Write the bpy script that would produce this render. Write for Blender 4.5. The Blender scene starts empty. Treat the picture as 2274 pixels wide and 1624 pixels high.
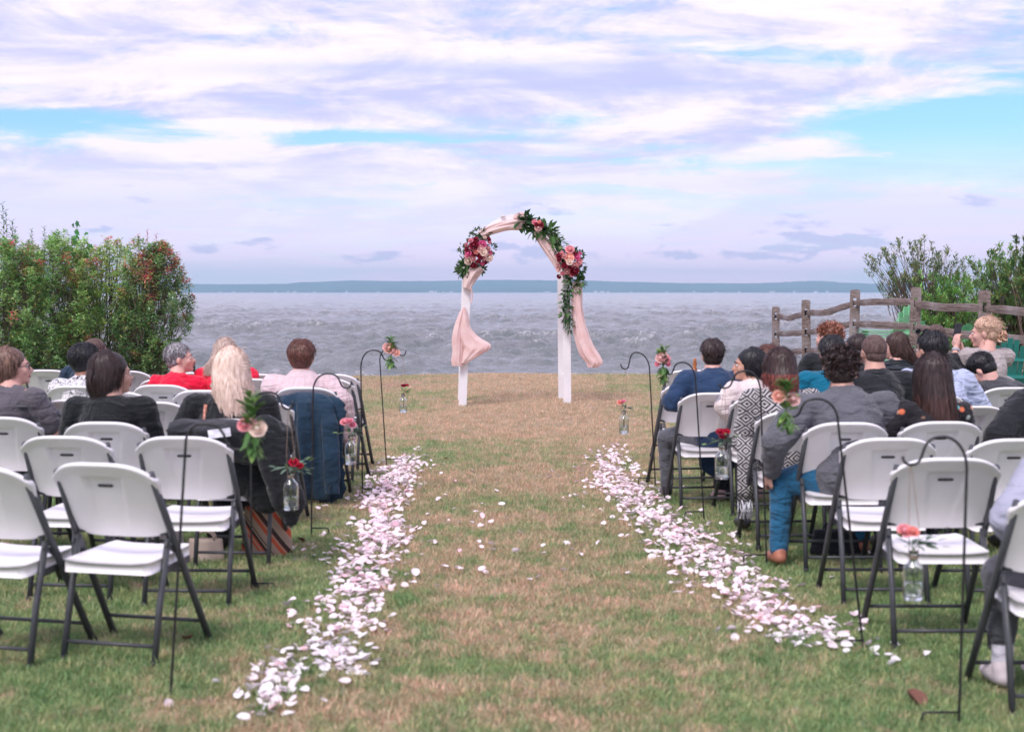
import bpy, math, random
import numpy as np
from mathutils import Vector, Matrix, Euler, noise

random.seed(7); np.random.seed(7)
SC = bpy.context.scene
COL = SC.collection
R = math.radians
V = Vector

# ------------------------------------------------------------------ camera
CAMZ = 1.55
PITCH = R(2.97)
cam_data = bpy.data.cameras.new('camera')
cam_data.lens = 50; cam_data.sensor_width = 36
cam_data.clip_start = 0.1; cam_data.clip_end = 30000
cam = bpy.data.objects.new('camera', cam_data)
cam.location = (0, 0, CAMZ)
cam.rotation_euler = (R(90) - PITCH, 0, 0)
COL.objects.link(cam); SC.camera = cam
cam_data.dof.use_dof = True
cam_data.dof.focus_distance = 20.5
cam_data.dof.aperture_fstop = 3.4

# ------------------------------------------------------------------ light
SUN_EL, SUN_AZ = R(52), R(-150)
sun = bpy.data.lights.new('sun', 'SUN'); sun.energy = 1.5; sun.angle = R(18); sun.color = (1, .94, .92)
so = bpy.data.objects.new('sun', sun); COL.objects.link(so)
sd = V((math.sin(SUN_AZ)*math.cos(SUN_EL), math.cos(SUN_AZ)*math.cos(SUN_EL), math.sin(SUN_EL)))
so.rotation_euler = (-sd).to_track_quat('-Z', 'Y').to_euler()
so.location = sd*50

SC.view_settings.view_transform = 'Standard'
SC.view_settings.look = 'None'
SC.view_settings.gamma = 1
SC.view_settings.exposure = 0.80
SC.view_settings.use_curve_mapping = False

def make_world():
    w = bpy.data.worlds.new('World'); SC.world = w; w.use_nodes = True
    nt = w.node_tree; nt.nodes.clear(); N = nt.nodes.new; L = nt.links.new
    def m(op, a, b=None, c=None, clamp=False):
        n = N('ShaderNodeMath'); n.operation = op; n.use_clamp = clamp
        for i, q in enumerate((a, b, c)):
            if q is None: continue
            if isinstance(q, (int, float)): n.inputs[i].default_value = q
            else: L(q, n.inputs[i])
        return n.outputs[0]
    def mixc(f, a, b):
        n = N('ShaderNodeMix'); n.data_type = 'RGBA'
        if isinstance(f, (int, float)): n.inputs[0].default_value = f
        else: L(f, n.inputs[0])
        for i, q in ((6, a), (7, b)):
            if isinstance(q, tuple): n.inputs[i].default_value = (*q, 1)
            else: L(q, n.inputs[i])
        return n.outputs[2]
    def noise_(vec, scale, det, rough=.55, dist=0.):
        n = N('ShaderNodeTexNoise'); n.inputs['Scale'].default_value = scale
        n.inputs['Detail'].default_value = det; n.inputs['Roughness'].default_value = rough
        n.inputs['Distortion'].default_value = dist; L(vec, n.inputs['Vector']); return n.outputs['Fac']
    def smooth(v, a, b):
        n = N('ShaderNodeMapRange'); n.interpolation_type = 'SMOOTHSTEP'
        L(v, n.inputs[0]); n.inputs[1].default_value = a; n.inputs[2].default_value = b; return n.outputs[0]
    tc = N('ShaderNodeTexCoord')
    sep = N('ShaderNodeSeparateXYZ'); L(tc.outputs['Generated'], sep.inputs[0])
    x, y, z = sep.outputs
    zp = m('MAXIMUM', z, 0.0)
    den = m('ADD', zp, .10)
    px = m('DIVIDE', x, den); py = m('DIVIDE', y, den)
    cb = N('ShaderNodeCombineXYZ'); L(px, cb.inputs[0]); L(py, cb.inputs[1])
    mp = N('ShaderNodeMapping'); L(cb.outputs[0], mp.inputs[0])
    mp.inputs['Scale'].default_value = (.62, .95, 1); mp.inputs['Location'].default_value = (3.1, 1.7, 0)
    mp.inputs['Rotation'].default_value = (0, 0, R(12))
    big = noise_(mp.outputs[0], 1.35, 8, .58, .35)
    fine = noise_(mp.outputs[0], 4.2, 9, .66, .9)
    lit = noise_(mp.outputs[0], 2.1, 7, .6, .5)
    # direction bumps: open blue areas at the upper right, streaks at the left
    def blob(dx, dy, rx, ry, amp):     # in picture tangent units
        tx = m('DIVIDE', x, m('MAXIMUM', y, .05)); tz = m('DIVIDE', z, m('MAXIMUM', y, .05))
        a = m('DIVIDE', m('SUBTRACT', tx, dx), rx); b = m('DIVIDE', m('SUBTRACT', tz, dy), ry)
        e = m('ADD', m('MULTIPLY', a, a), m('MULTIPLY', b, b))
        g = m('EXPONENT', m('MULTIPLY', e, -1.0))
        return m('MULTIPLY', g, amp)
    open_ = m('ADD', blob(.335, .118, .10, .028, .30), blob(.19, .165, .09, .010, .15))
    open_ = m('ADD', open_, blob(.33, .082, .10, .012, .15))
    open_ = m('ADD', open_, blob(.045, .119, .05, .007, .17))
    open_ = m('ADD', open_, m('ADD', blob(-.15, .108, .13, .007, .12), blob(.16, .09, .12, .006, .10)))
    open_ = m('ADD', open_, blob(-.33, .120, .09, .008, .13))
    mp4 = N('ShaderNodeMapping'); L(tc.outputs['Generated'], mp4.inputs[0]); mp4.inputs['Scale'].default_value = (1, 1, 3.4); mp4.inputs['Rotation'].default_value = (0, R(7), 0); mp4.inputs['Location'].default_value = (.7, 0, .2)
    tex = noise_(mp4.outputs[0], 9.5, 10, .68, .6)
    f1 = m('ADD', m('ADD', m('MULTIPLY', big, .50), m('MULTIPLY', fine, .22)), m('MULTIPLY', tex, .28))
    f1 = m('SUBTRACT', f1, open_)
    cover = smooth(f1, .34, .49)
    cloudc = mixc(smooth(m('ADD', m('MULTIPLY', lit, .55), m('MULTIPLY', tex, .45)), .40, .58), (.50, .50, .80), (.87, .775, .91))
    # lower sky: paler, smooth, faint pink band at the horizon
    low = smooth(z, .045, .115)
    lowc = mixc(smooth(z, .0, .06), (1.08, .78, .94), (.72, .68, .90))
    mp2 = N('ShaderNodeMapping'); L(tc.outputs['Generated'], mp2.inputs[0])
    mp2.inputs['Scale'].default_value = (1, 1, 5.2); mp2.inputs['Location'].default_value = (.4, .2, .33)
    sn = noise_(mp2.outputs[0], 6.5, 7, .6, .3)
    wisps = mixc(smooth(sn, .48, .62), lowc, (.84, .78, .88))
    mp3 = N('ShaderNodeMapping'); L(tc.outputs['Generated'], mp3.inputs[0])
    mp3.inputs['Scale'].default_value = (1, 1, 7); mp3.inputs['Location'].default_value = (2.4, 1.2, .1)
    sn3 = noise_(mp3.outputs[0], 9, 6, .55, .1)
    mp5 = N('ShaderNodeMapping'); L(tc.outputs['Generated'], mp5.inputs[0]); mp5.inputs['Scale'].default_value = (1, 1, 3.0)
    puff = blob(-.178, .036, .022, .005, .45)
    for bb in ((.098, .047, .016, .003, .35), (.10, .026, .085, .004, .30), (.235, .034, .045, .007, .40), (.0, .032, .02, .004, .25),
               (-.30, .044, .04, .005, .28), (-.22, .075, .10, .0035, .2), (-.1, .025, .05, .004, .22), (.165, .022, .04, .004, .28), (-.245, .041, .013, .003, .3)):
        puff = m('ADD', puff, blob(*bb))
    rag = m('ADD', m('MULTIPLY', m('SUBTRACT', sn3, .5), 1.2), m('MULTIPLY', m('SUBTRACT', noise_(mp5.outputs[0], 26, 8, .62, .3), .5), 1.5))
    band = m('MULTIPLY', smooth(m('ADD', rag, puff), .24, .42), m('SUBTRACT', 1.0, smooth(z, .07, .12)))
    lowfin = mixc(m('MULTIPLY', band, .6), wisps, (.36, .40, .66))
    streak = blob(-.02, .155, .20, .006, 1.0)
    streak = m('MULTIPLY', m('ADD', streak, blob(.10, .143, .10, .005, 1.0)), fine)
    cloudc = mixc(m('MULTIPLY', streak, 1.1, clamp=True), cloudc, (.42, .47, .74))
    finalc = mixc(low, lowfin, cloudc)
    cov = m('MAXIMUM', cover, m('MULTIPLY', m('SUBTRACT', 1.0, low), .86))
    below = smooth(z, -.02, 0.0)
    sky = N('ShaderNodeTexSky'); sky.sky_type = 'NISHITA'; sky.sun_disc = False
    sky.sun_elevation = SUN_EL; sky.sun_rotation = SUN_AZ
    sky.air_density = 1.0; sky.dust_density = .6
    tint = N('ShaderNodeMix'); tint.data_type = 'RGBA'; tint.blend_type = 'MULTIPLY'; tint.inputs[0].default_value = 1
    L(sky.outputs[0], tint.inputs[6]); tint.inputs[7].default_value = (.60, .84, 1.08, 1)
    b1 = N('ShaderNodeBackground'); L(tint.outputs[2], b1.inputs[0]); b1.inputs[1].default_value = .10
    b2 = N('ShaderNodeBackground'); L(finalc, b2.inputs[0]); b2.inputs[1].default_value = .80
    ms = N('ShaderNodeMixShader'); L(cov, ms.inputs[0]); L(b1.outputs[0], ms.inputs[1]); L(b2.outputs[0], ms.inputs[2])
    out = N('ShaderNodeOutputWorld'); L(ms.outputs[0], out.inputs[0])
    w.cycles.sampling_method = 'MANUAL'; w.cycles.sample_map_resolution = 1024
make_world()

# ------------------------------------------------------------------ measuring helpers (photo measured on a 2273 x 1624 grid)
FP = 2273*50/36
CX, CY = 1136.5, 812.0
def ray(px, py):
    a = (px-CX)/FP; b = (CY-py)/FP
    return V((a, math.cos(PITCH)+b*math.sin(PITCH), -math.sin(PITCH)+b*math.cos(PITCH)))
def P(px, py, d):
    r = ray(px, py); return V((0, 0, CAMZ)) + r*(d/r.y)
def G(px, py, z=0.0):
    r = ray(px, py); return V((0, 0, CAMZ)) + r*((z-CAMZ)/r.z)

def sstep(a, b, x):
    t = min(1, max(0, (x-a)/(b-a))); return t*t*(3-2*t)
def shore(x):
    return 27.3 + .35*math.sin(x*.35+1) + .12*math.sin(x*1.3) - .010*max(0, -x-4)**2*.0 + 2.6*sstep(6, 13, x) + 2.0*sstep(5.5, 9, -x)
def gz(x, y):
    z = .22*sstep(4.8, 7.0, x)*sstep(15, 20, y) + .02*math.sin(x*.7+y*.3) + .012*math.sin(x*1.9-y*1.3)
    s = shore(x)
    if y > s-1.2: z -= .18*sstep(s-1.2, s, y)*.4
    if y > s: z -= 1.5*(1-math.exp(-(y-s)*.8))
    return z

# ------------------------------------------------------------------ tagging
def tag(o, label=None, cat=None, group=None, kind=None):
    if label: o['label'] = label
    if cat: o['category'] = cat
    if group: o['group'] = group
    if kind: o['kind'] = kind
    return o
def empty(name, loc=(0, 0, 0), rz=0):
    o = bpy.data.objects.new(name, None); COL.objects.link(o)
    o.empty_display_size = .1
    o.location = loc; o.rotation_euler = (0, 0, rz); return o
KIDS = {}
def adopt(c, p):
    c.parent = p; KIDS.setdefault(p.name, []).append(c)
def copy_tree(o, parent=None, skip=()):
    c = o.copy(); COL.objects.link(c)
    if parent is not None: adopt(c, parent)
    for ch in KIDS.get(o.name, []):
        copy_tree(ch, c)
    return c

# ------------------------------------------------------------------ mesh builder
class MB:
    def __init__(s): s.v = []; s.f = []; s.c = []; s.cur = (1, 1, 1)
    def add(s, vs, fs):
        b = len(s.v); s.v += [tuple(q) for q in vs]; s.f += [tuple(b+i for i in f) for f in fs]; s.c += [s.cur]*len(fs)
    def box(s, c, size, rot=None, taper=1.0):
        c = V(c); hx, hy, hz = size[0]/2, size[1]/2, size[2]/2; vs = []
        for z in (-1, 1):
            k = taper if z > 0 else 1
            for x, y in ((-1, -1), (1, -1), (1, 1), (-1, 1)):
                p = V((x*hx*k, y*hy*k, z*hz))
                if rot is not None: p = rot @ p
                vs.append(c+p)
        s.add(vs, [(3, 2, 1, 0), (4, 5, 6, 7), (0, 1, 5, 4), (1, 2, 6, 5), (2, 3, 7, 6), (3, 0, 4, 7)])
    def tube(s, pts, rad, n=8, cap=True, flat=1.0, side=None):
        pts = [V(p) for p in pts]; m = len(pts)
        if not hasattr(rad, '__len__'): rad = [rad]*m
        vs = []; prev = None
        for i, p in enumerate(pts):
            t = (pts[min(i+1, m-1)]-pts[max(i-1, 0)])
            if t.length < 1e-9: t = V((0, 0, 1))
            t.normalize()
            if prev is None:
                a = V(side) if side is not None else (V((1, 0, 0)) if abs(t.x) < .8 else V((0, 1, 0)))
            else: a = prev
            a = (a - t*a.dot(t)); 
            if a.length < 1e-6: a = t.orthogonal()
            a.normalize(); b = t.cross(a); prev = a
            for k in range(n):
                an = 2*math.pi*k/n
                vs.append(p + a*math.cos(an)*rad[i] + b*math.sin(an)*rad[i]*flat)
        fs = []
        for i in range(m-1):
            for k in range(n):
                k2 = (k+1) % n
                fs.append((i*n+k, i*n+k2, (i+1)*n+k2, (i+1)*n+k))
        if cap: fs.append(tuple(range(n-1, -1, -1))); fs.append(tuple((m-1)*n+k for k in range(n)))
        s.add(vs, fs)
    def ell(s, c, r, rot=None, nu=12, nv=8):
        c = V(c); vs = [V((0, 0, -1))]
        for j in range(1, nv):
            th = math.pi*j/nv - math.pi/2
            for i in range(nu):
                a = 2*math.pi*i/nu; vs.append(V((math.cos(th)*math.cos(a), math.cos(th)*math.sin(a), math.sin(th))))
        vs.append(V((0, 0, 1)))
        out = []
        for p in vs:
            p = V((p.x*r[0], p.y*r[1], p.z*r[2]))
            if rot is not None: p = rot @ p
            out.append(c+p)
        fs = []
        for i in range(nu): fs.append((0, 1+(i+1) % nu, 1+i))
        for j in range(nv-2):
            for i in range(nu):
                a = 1+j*nu+i; b = 1+j*nu+(i+1) % nu
                fs.append((a, b, b+nu, a+nu))
        e = len(vs)-1; o = 1+(nv-2)*nu
        for i in range(nu): fs.append((o+i, o+(i+1) % nu, e))
        s.add(out, fs)
    def cap(s, p0, p1, r0, r1, n=12, flat=1.0, side=None):   # closed tapered capsule
        p0, p1 = V(p0), V(p1); d = p1-p0; L = d.length
        if L < 1e-6: d = V((0, 0, 1)); L = 1e-6
        d = d.normalized(); pts = []; rs = []
        for a in (-90, -60, -30): pts.append(p0 + d*r0*math.sin(R(a))); rs.append(max(r0*math.cos(R(a)), r0*.05))
        pts += [p0, p0.lerp(p1, .5), p1]; rs += [r0, (r0+r1)/2, r1]
        for a in (30, 60, 90): pts.append(p1 + d*r1*math.sin(R(a))); rs.append(max(r1*math.cos(R(a)), r1*.05))
        s.tube(pts, rs, n, True, flat, side)
    def lathe(s, prof, c=(0, 0, 0), n=20):
        c = V(c); m = len(prof); vs = []
        for r, z in prof:
            for k in range(n):
                a = 2*math.pi*k/n; vs.append(c+V((r*math.cos(a), r*math.sin(a), z)))
        fs = []
        for i in range(m-1):
            for k in range(n):
                k2 = (k+1) % n; fs.append((i*n+k, i*n+k2, (i+1)*n+k2, (i+1)*n+k))
        fs.append(tuple(range(n-1, -1, -1))); fs.append(tuple((m-1)*n+k for k in range(n)))
        s.add(vs, fs)
    def ribbon(s, pts, w, nrm=None, taper=True):
        pts = [V(p) for p in pts]; m = len(pts); vs = []
        for i, p in enumerate(pts):
            t = (pts[min(i+1, m-1)]-pts[max(i-1, 0)]).normalized()
            nn = V(nrm) if nrm is not None else V((0, 1, 0))
            a = t.cross(nn)
            if a.length < 1e-5: a = t.orthogonal()
            a.normalize(); q = i/(m-1)
            k = w*(1 if not taper else (1-.85*max(0, (q-.5)*2)**1.5))*.5
            vs += [p-a*k, p+a*k]
        s.add(vs, [(2*i, 2*i+1, 2*i+3, 2*i+2) for i in range(m-1)])
    def leaf(s, base, d, up, L, w, bend=.2, fold=.25):
        base = V(base); d = V(d).normalized(); up = V(up)
        side = d.cross(up)
        if side.length < 1e-4: side = d.orthogonal()
        side.normalize(); up = side.cross(d)
        mid = base + d*L*.5 - up*bend*L*.1
        tip = base + d*L - up*bend*L*.5
        s.add([base, mid+side*w/2+up*w*fold, mid, mid-side*w/2+up*w*fold, tip], [(0, 1, 2), (0, 2, 3), (1, 4, 2), (2, 4, 3)])
    def loft(s, rows, n=36, folds=7, amp=.2, seed=0, cap=True):
        # rows: (center, halfwidth vector, depth vector)
        vs = []; m = len(rows)
        for i, (c, wv, dv) in enumerate(rows):
            c = V(c); wv = V(wv); dv = V(dv)
            for k in range(n):
                a = 2*math.pi*k/n
                r = 1+amp*math.sin(folds*a+seed+i*.35/ max(1, m/10)) + amp*.5*math.sin((folds*2+1)*a+seed*2.3-i*.5/max(1, m/10))
                vs.append(c+wv*math.cos(a)*(1+ (r-1)*.5)+dv*math.sin(a)*r)
        fs = []
        for i in range(m-1):
            for k in range(n):
                k2 = (k+1) % n; fs.append((i*n+k, i*n+k2, (i+1)*n+k2, (i+1)*n+k))
        if cap: fs.append(tuple(range(n-1, -1, -1))); fs.append(tuple((m-1)*n+k for k in range(n)))
        s.add(vs, fs)
    def mesh(s, name, smooth=True):
        me = bpy.data.meshes.new(name); me.from_pydata(s.v, [], s.f)
        if True:
            at = me.attributes.new('tone', 'FLOAT_COLOR', 'FACE')
            a = np.ones((len(s.f), 4), dtype=np.float32); a[:, :3] = np.array(s.c, dtype=np.float32); at.data.foreach_set('color', a.ravel())
        if smooth: me.polygons.foreach_set('use_smooth', [True]*len(me.polygons))
        me.update(); return me
    def build(s, name, mat, parent=None, smooth=True, loc=None):
        me = s.mesh(name, smooth); me.materials.append(mat)
        return link(name, me, parent, loc)
def link(name, me, parent=None, loc=None):
    o = bpy.data.objects.new(name, me); COL.objects.link(o)
    if parent is not None: adopt(o, parent)
    if loc is not None: o.location = loc
    return o
def remesh(o, vox=.012, it=4, disp=0, dscale=.12, seed=None):
    m = o.modifiers.new('remesh', 'REMESH'); m.mode = 'VOXEL'; m.voxel_size = vox; m.use_smooth_shade = True
    if it:
        s = o.modifiers.new('smooth', 'SMOOTH'); s.factor = .5; s.iterations = it
    if disp:
        key = 'folds%.3f' % dscale
        t = bpy.data.textures.get(key)
        if t is None:
            t = bpy.data.textures.new(key, 'CLOUDS'); t.noise_scale = dscale; t.noise_depth = 2
        dm = o.modifiers.new('folds', 'DISPLACE'); dm.texture = t; dm.strength = disp; dm.mid_level = .5; dm.texture_coords = 'GLOBAL'
    return o
def subsurf(o, n=1):
    m = o.modifiers.new('sub', 'SUBSURF'); m.levels = n; m.render_levels = n; return o

# ------------------------------------------------------------------ materials
class NT:
    def __init__(s, name):
        s.m = bpy.data.materials.new(name); s.m.use_nodes = True; s.t = s.m.node_tree
        s.b = s.t.nodes['Principled BSDF']; s.N = s.t.nodes.new; s.L = s.t.links.new
        s.out = s.t.nodes['Material Output']
    def put(s, sock, val):
        if isinstance(val, (int, float)): sock.default_value = val
        elif isinstance(val, tuple): sock.default_value = (*val, 1) if len(val) == 3 and len(sock.default_value) == 4 else val
        else: s.L(val, sock)
    def coord(s, kind='Object', scale=(1, 1, 1), rot=(0, 0, 0)):
        if kind == 'World':
            g = s.N('ShaderNodeNewGeometry'); src = g.outputs['Position']
        else:
            tc = s.N('ShaderNodeTexCoord'); src = tc.outputs[kind]
        mp = s.N('ShaderNodeMapping'); s.L(src, mp.inputs[0]); mp.inputs['Scale'].default_value = scale; mp.inputs['Rotation'].default_value = rot
        return mp.outputs[0]
    def noise(s, v, scale, det=4, rough=.5, dist=0):
        n = s.N('ShaderNodeTexNoise'); s.L(v, n.inputs['Vector']); n.inputs['Scale'].default_value = scale
        n.inputs['Detail'].default_value = det; n.inputs['Roughness'].default_value = rough; n.inputs['Distortion'].default_value = dist
        return n.outputs['Fac']
    def vor(s, v, scale, feat='F1', out='Distance', rnd=1.0):
        n = s.N('ShaderNodeTexVoronoi'); n.feature = feat; s.L(v, n.inputs['Vector']); n.inputs['Scale'].default_value = scale
        n.inputs['Randomness'].default_value = rnd
        return n.outputs[out]
    def wave(s, v, scale, dist=0, axis='X', prof='SIN'):
        n = s.N('ShaderNodeTexWave'); n.bands_direction = axis; n.wave_profile = prof; s.L(v, n.inputs['Vector'])
        n.inputs['Scale'].default_value = scale; n.inputs['Distortion'].default_value = dist; return n.outputs['Fac']
    def mr(s, v, a, b, c=0, d=1, sm=True):
        n = s.N('ShaderNodeMapRange'); n.interpolation_type = 'SMOOTHSTEP' if sm else 'LINEAR'
        s.put(n.inputs[0], v); n.inputs[1].default_value = a; n.inputs[2].default_value = b; n.inputs[3].default_value = c; n.inputs[4].default_value = d
        return n.outputs[0]
    def math(s, op, a, b=0.0):
        n = s.N('ShaderNodeMath'); n.operation = op; s.put(n.inputs[0], a); s.put(n.inputs[1], b); return n.outputs[0]
    def mix(s, f, a, b, mode='MIX'):
        n = s.N('ShaderNodeMix'); n.data_type = 'RGBA'; n.blend_type = mode
        s.put(n.inputs[0], f); s.put(n.inputs[6], a); s.put(n.inputs[7], b); return n.outputs[2]
    def bump(s, h, strength=.3, dist=.01, prev=None):
        n = s.N('ShaderNodeBump'); n.inputs['Strength'].default_value = strength; n.inputs['Distance'].default_value = dist
        s.L(h, n.inputs['Height'])
        if prev is not None: s.L(prev, n.inputs['Normal'])
        return n.outputs[0]
    def fin(s, col=None, rough=None, nrm=None, spec=None, **kw):
        if col is not None: s.put(s.b.inputs['Base Color'], col)
        if rough is not None: s.put(s.b.inputs['Roughness'], rough)
        if nrm is not None: s.L(nrm, s.b.inputs['Normal'])
        if spec is not None: s.b.inputs['Specular IOR Level'].default_value = spec
        for k, q in kw.items(): s.put(s.b.inputs[k.replace('_', ' ')], q)
        return s.m
def mul(c, k): return tuple(q*k for q in c)
def plain(name, c, rough=.5, var=.15, scale=8, bump=.1, bscale=60, bd=.002, coord='Object', spec=.5, c2=None, **kw):
    n = NT(name); v = n.coord(coord)
    col = n.mix(n.mr(n.noise(v, scale, 5), .3, .7), mul(c, 1-var), c2 if c2 else mul(c, 1+var))
    nr = n.bump(n.noise(v, bscale, 4), bump, bd) if bump else None
    return n.fin(col, rough, nr, spec, **kw)
def fabric(name, c, c2=None, rough=.85, fold=.5, fscale=9, pattern=None, sheen=.2):
    n = NT(name); v = n.coord('Object')
    base = n.mix(n.mr(n.noise(v, 5, 4), .3, .7), mul(c, .88), mul(c, 1.12))
    if pattern: base = pattern(n, v, base)
    vf = n.coord('Object', (.55, .8, 1.7), (0, R(18), 0))
    nb = n.bump(n.noise(vf, fscale, 3, .5, 1.0), fold, .07)
    nb = n.bump(n.noise(n.coord('Object', (1.5, 1, .5), (0, R(-25), 0)), fscale*1.3, 2, .5, 1.5), fold*.8, .03, nb)
    nb = n.bump(n.noise(v, 260, 2), .25, .002, nb)
    return n.fin(base, rough, nb, .25, Sheen_Weight=sheen)
def hair_mat(name, c, c2=None, rough=.42, lo=.55):
    n = NT(name); v = n.coord('Object', (1, 1, .12))
    a = n.noise(v, 95, 3, .6)
    col = n.mix(n.mr(a, .32, .68), mul(c, lo), c2 if c2 else mul(c, 1.5))
    at = n.N('ShaderNodeAttribute'); at.attribute_name = 'tone'
    col = n.mix(1.0, col, at.outputs['Color'], 'MULTIPLY')
    nb = n.bump(a, .5, .004)
    return n.fin(col, rough, nb, .4)
def skin(name, c):
    n = NT(name); v = n.coord('Object')
    col = n.mix(n.mr(n.noise(v, 14, 4), .3, .7), mul(c, .9), (c[0]*1.08, c[1]*.98, c[2]*.96))
    n.fin(col, .5, n.bump(n.noise(v, 180, 3), .12, .002), .4)
    n.b.inputs['Subsurface Weight'].default_value = .0
    return n.m
M = {}
M['plastic'] = plain('white_chair_plastic', (.89, .87, .88), .42, .03, 6, .10, 420, .0006, spec=.45)
M['steel'] = plain('charcoal_powder_coat', (.060, .064, .072), .45, .12, 20, .08, 300, .0006)
M['badge'] = plain('black_badge', (.012, .012, .014), .35, .1, 20, 0)
M['badge_text'] = plain('grey_badge_text', (.30, .30, .32), .4, .1, 20, 0)
M['rubber'] = plain('black_rubber', (.02, .02, .022), .7, .1, 20, 0)
M['iron'] = plain('black_wrought_iron', (.015, .015, .017), .45, .2, 40, .2, 200, .001)
M['white_wood'] = plain('white_painted_wood', (.80, .78, .80), .5, .04, 3, .12, 60, .001)
M['twine'] = plain('jute_twine', (.30, .22, .16), .9, .2, 60, .3, 300, .001)
def glass():
    n = NT('clear_glass'); return n.fin((.93, .97, .97), .03, None, .5, Transmission_Weight=1.0, IOR=1.45)
M['glass'] = glass()
def water_in():
    n = NT('vase_water'); return n.fin((.86, .90, .88), .02, None, .5, Transmission_Weight=1.0, IOR=1.33)
M['vase_water'] = water_in()
def objcol(name, rough, tl=.25, vs=40, var=.25):
    n = NT(name); oi = n.N('ShaderNodeObjectInfo'); v = n.coord('Object')
    at = n.N('ShaderNodeAttribute'); at.attribute_name = 'tone'
    c = n.mix(1.0, oi.outputs['Color'], at.outputs['Color'], 'MULTIPLY')
    c = n.mix(n.mr(n.noise(v, vs, 3), .3, .7, 0, var), c, (1, .9, .9), 'SOFT_LIGHT') if var else c
    n.fin(c, rough, None, .3)
    tr = n.N('ShaderNodeBsdfTranslucent'); n.L(c, tr.inputs[0])
    ms = n.N('ShaderNodeMixShader'); ms.inputs[0].default_value = tl
    n.L(n.b.outputs[0], ms.inputs[1]); n.L(tr.outputs[0], ms.inputs[2]); n.L(ms.outputs[0], n.out.inputs[0])
    return n.m
M['flower'] = objcol('flower_petal', .6, .2)
M['leafpart'] = objcol('single_leaf', .45, .22, 60, .2)
def leafmat(name, c1, c2, tl=.25, rough=.45):
    n = NT(name); v = n.coord('World')
    at = n.N('ShaderNodeAttribute'); at.attribute_name = 'tone'
    c = n.mix(n.mr(n.noise(v, 2.3, 4), .3, .7), c1, c2)
    c = n.mix(1.0, c, at.outputs['Color'], 'MULTIPLY')
    n.fin(c, rough, None, .35)
    tr = n.N('ShaderNodeBsdfTranslucent'); n.L(c, tr.inputs[0])
    ms = n.N('ShaderNodeMixShader'); ms.inputs[0].default_value = tl
    n.L(n.b.outputs[0], ms.inputs[1]); n.L(tr.outputs[0], ms.inputs[2]); n.L(ms.outputs[0], n.out.inputs[0])
    return n.m
M['hedge'] = leafmat('photinia_leaves', (.20, .34, .15), (.32, .45, .20), .32)
M['myrtle'] = leafmat('myrtle_leaves', (.12, .20, .085), (.22, .31, .13))
M['bark'] = plain('shrub_bark', (.17, .12, .10), .9, .3, 20, .5, 60, .004)
def drape():
    n = NT('blush_chiffon'); v = n.coord('Object')
    c = n.mix(n.mr(n.noise(v, 5, 3), .3, .7), (.91, .66, .63), (.96, .78, .75))
    vv = n.coord('Object', (1, 1, .22))
    n.fin(c, .8, n.bump(n.noise(vv, 26, 4, .55, .8), .55, .02), .2, Sheen_Weight=.3)
    tr = n.N('ShaderNodeBsdfTranslucent'); n.L(c, tr.inputs[0])
    ms = n.N('ShaderNodeMixShader'); ms.inputs[0].default_value = .3
    n.L(n.b.outputs[0], ms.inputs[1]); n.L(tr.outputs[0], ms.inputs[2]); n.L(ms.outputs[0], n.out.inputs[0])
    return n.m
M['drape'] = drape()
def oldwood():
    n = NT('weathered_split_wood'); v = n.coord('Object', (1, 14, 14))
    v2 = n.coord('Object')
    g = n.noise(v, 3.2, 6, .65)
    c = n.mix(n.mr(g, .3, .7), (.105, .08, .072), (.30, .235, .215))
    c = n.mix(n.mr(n.noise(v2, 2.0, 4), .45, .75), c, (.33, .29, .30))
    return n.fin(c, .9, n.bump(g, .8, .012), .2)
M['oldwood'] = oldwood()

def turf_colour(n, fine=True):
    v = n.coord('World')
    a = n.noise(v, .40, 5, .6, .4)
    b = n.noise(v, 3.4, 5, .65, .3)
    c_ = n.noise(v, 11, 4, .65, .3)
    g = n.N('ShaderNodeNewGeometry'); sp = n.N('ShaderNodeSeparateXYZ'); n.L(g.outputs['Position'], sp.inputs[0])
    far = n.mr(sp.outputs[1], 7.0, 19, 0, .085)
    mid = n.mr(n.math('ABSOLUTE', n.math('SUBTRACT', sp.outputs[0], .1)), .2, 2.4, .055, -.02)
    f = n.math('ADD', n.math('ADD', n.math('ADD', n.math('MULTIPLY', a, .34), n.math('MULTIPLY', b, .33)), n.math('MULTIPLY', c_, .33)), n.math('ADD', far, mid))
    green = n.mix(n.mr(n.noise(v, 7, 3), .3, .7), (.20, .34, .145), (.36, .46, .22))
    tan = n.mix(n.mr(n.noise(v, 4.4, 4), .3, .7), (.52, .42, .29), (.67, .54, .40))
    col = n.mix(n.mr(f, .48, .62), green, tan)
    red = n.mr(n.noise(v, 1.6, 5, .65, .8), .54, .72)
    return n.mix(n.math('MULTIPLY', red, .30), col, (.56, .36, .28)), v
def lawn_mat():
    n = NT('lawn_soil_and_thatch'); col, v = turf_colour(n)
    col = n.mix(n.mr(n.noise(v, 38, 5, .7), .35, .70), n.mix(1.0, col, (.55, .50, .48), 'MULTIPLY'), col)
    gg = n.N('ShaderNodeNewGeometry'); sp = n.N('ShaderNodeSeparateXYZ'); n.L(gg.outputs['Position'], sp.inputs[0])
    mulch = n.math('MULTIPLY', n.mr(sp.outputs[1], 22.0, 24.0), n.mr(sp.outputs[0], -.9, -1.8))
    mulch = n.math('MULTIPLY', mulch, n.mr(n.noise(v, 2.2, 4), .38, .58))
    col = n.mix(n.math('MULTIPLY', mulch, .75), col, (.46, .25, .23))
    return n.fin(col, .95, n.bump(n.noise(v, 70, 5, .7), .9, .03), .1)
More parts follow.
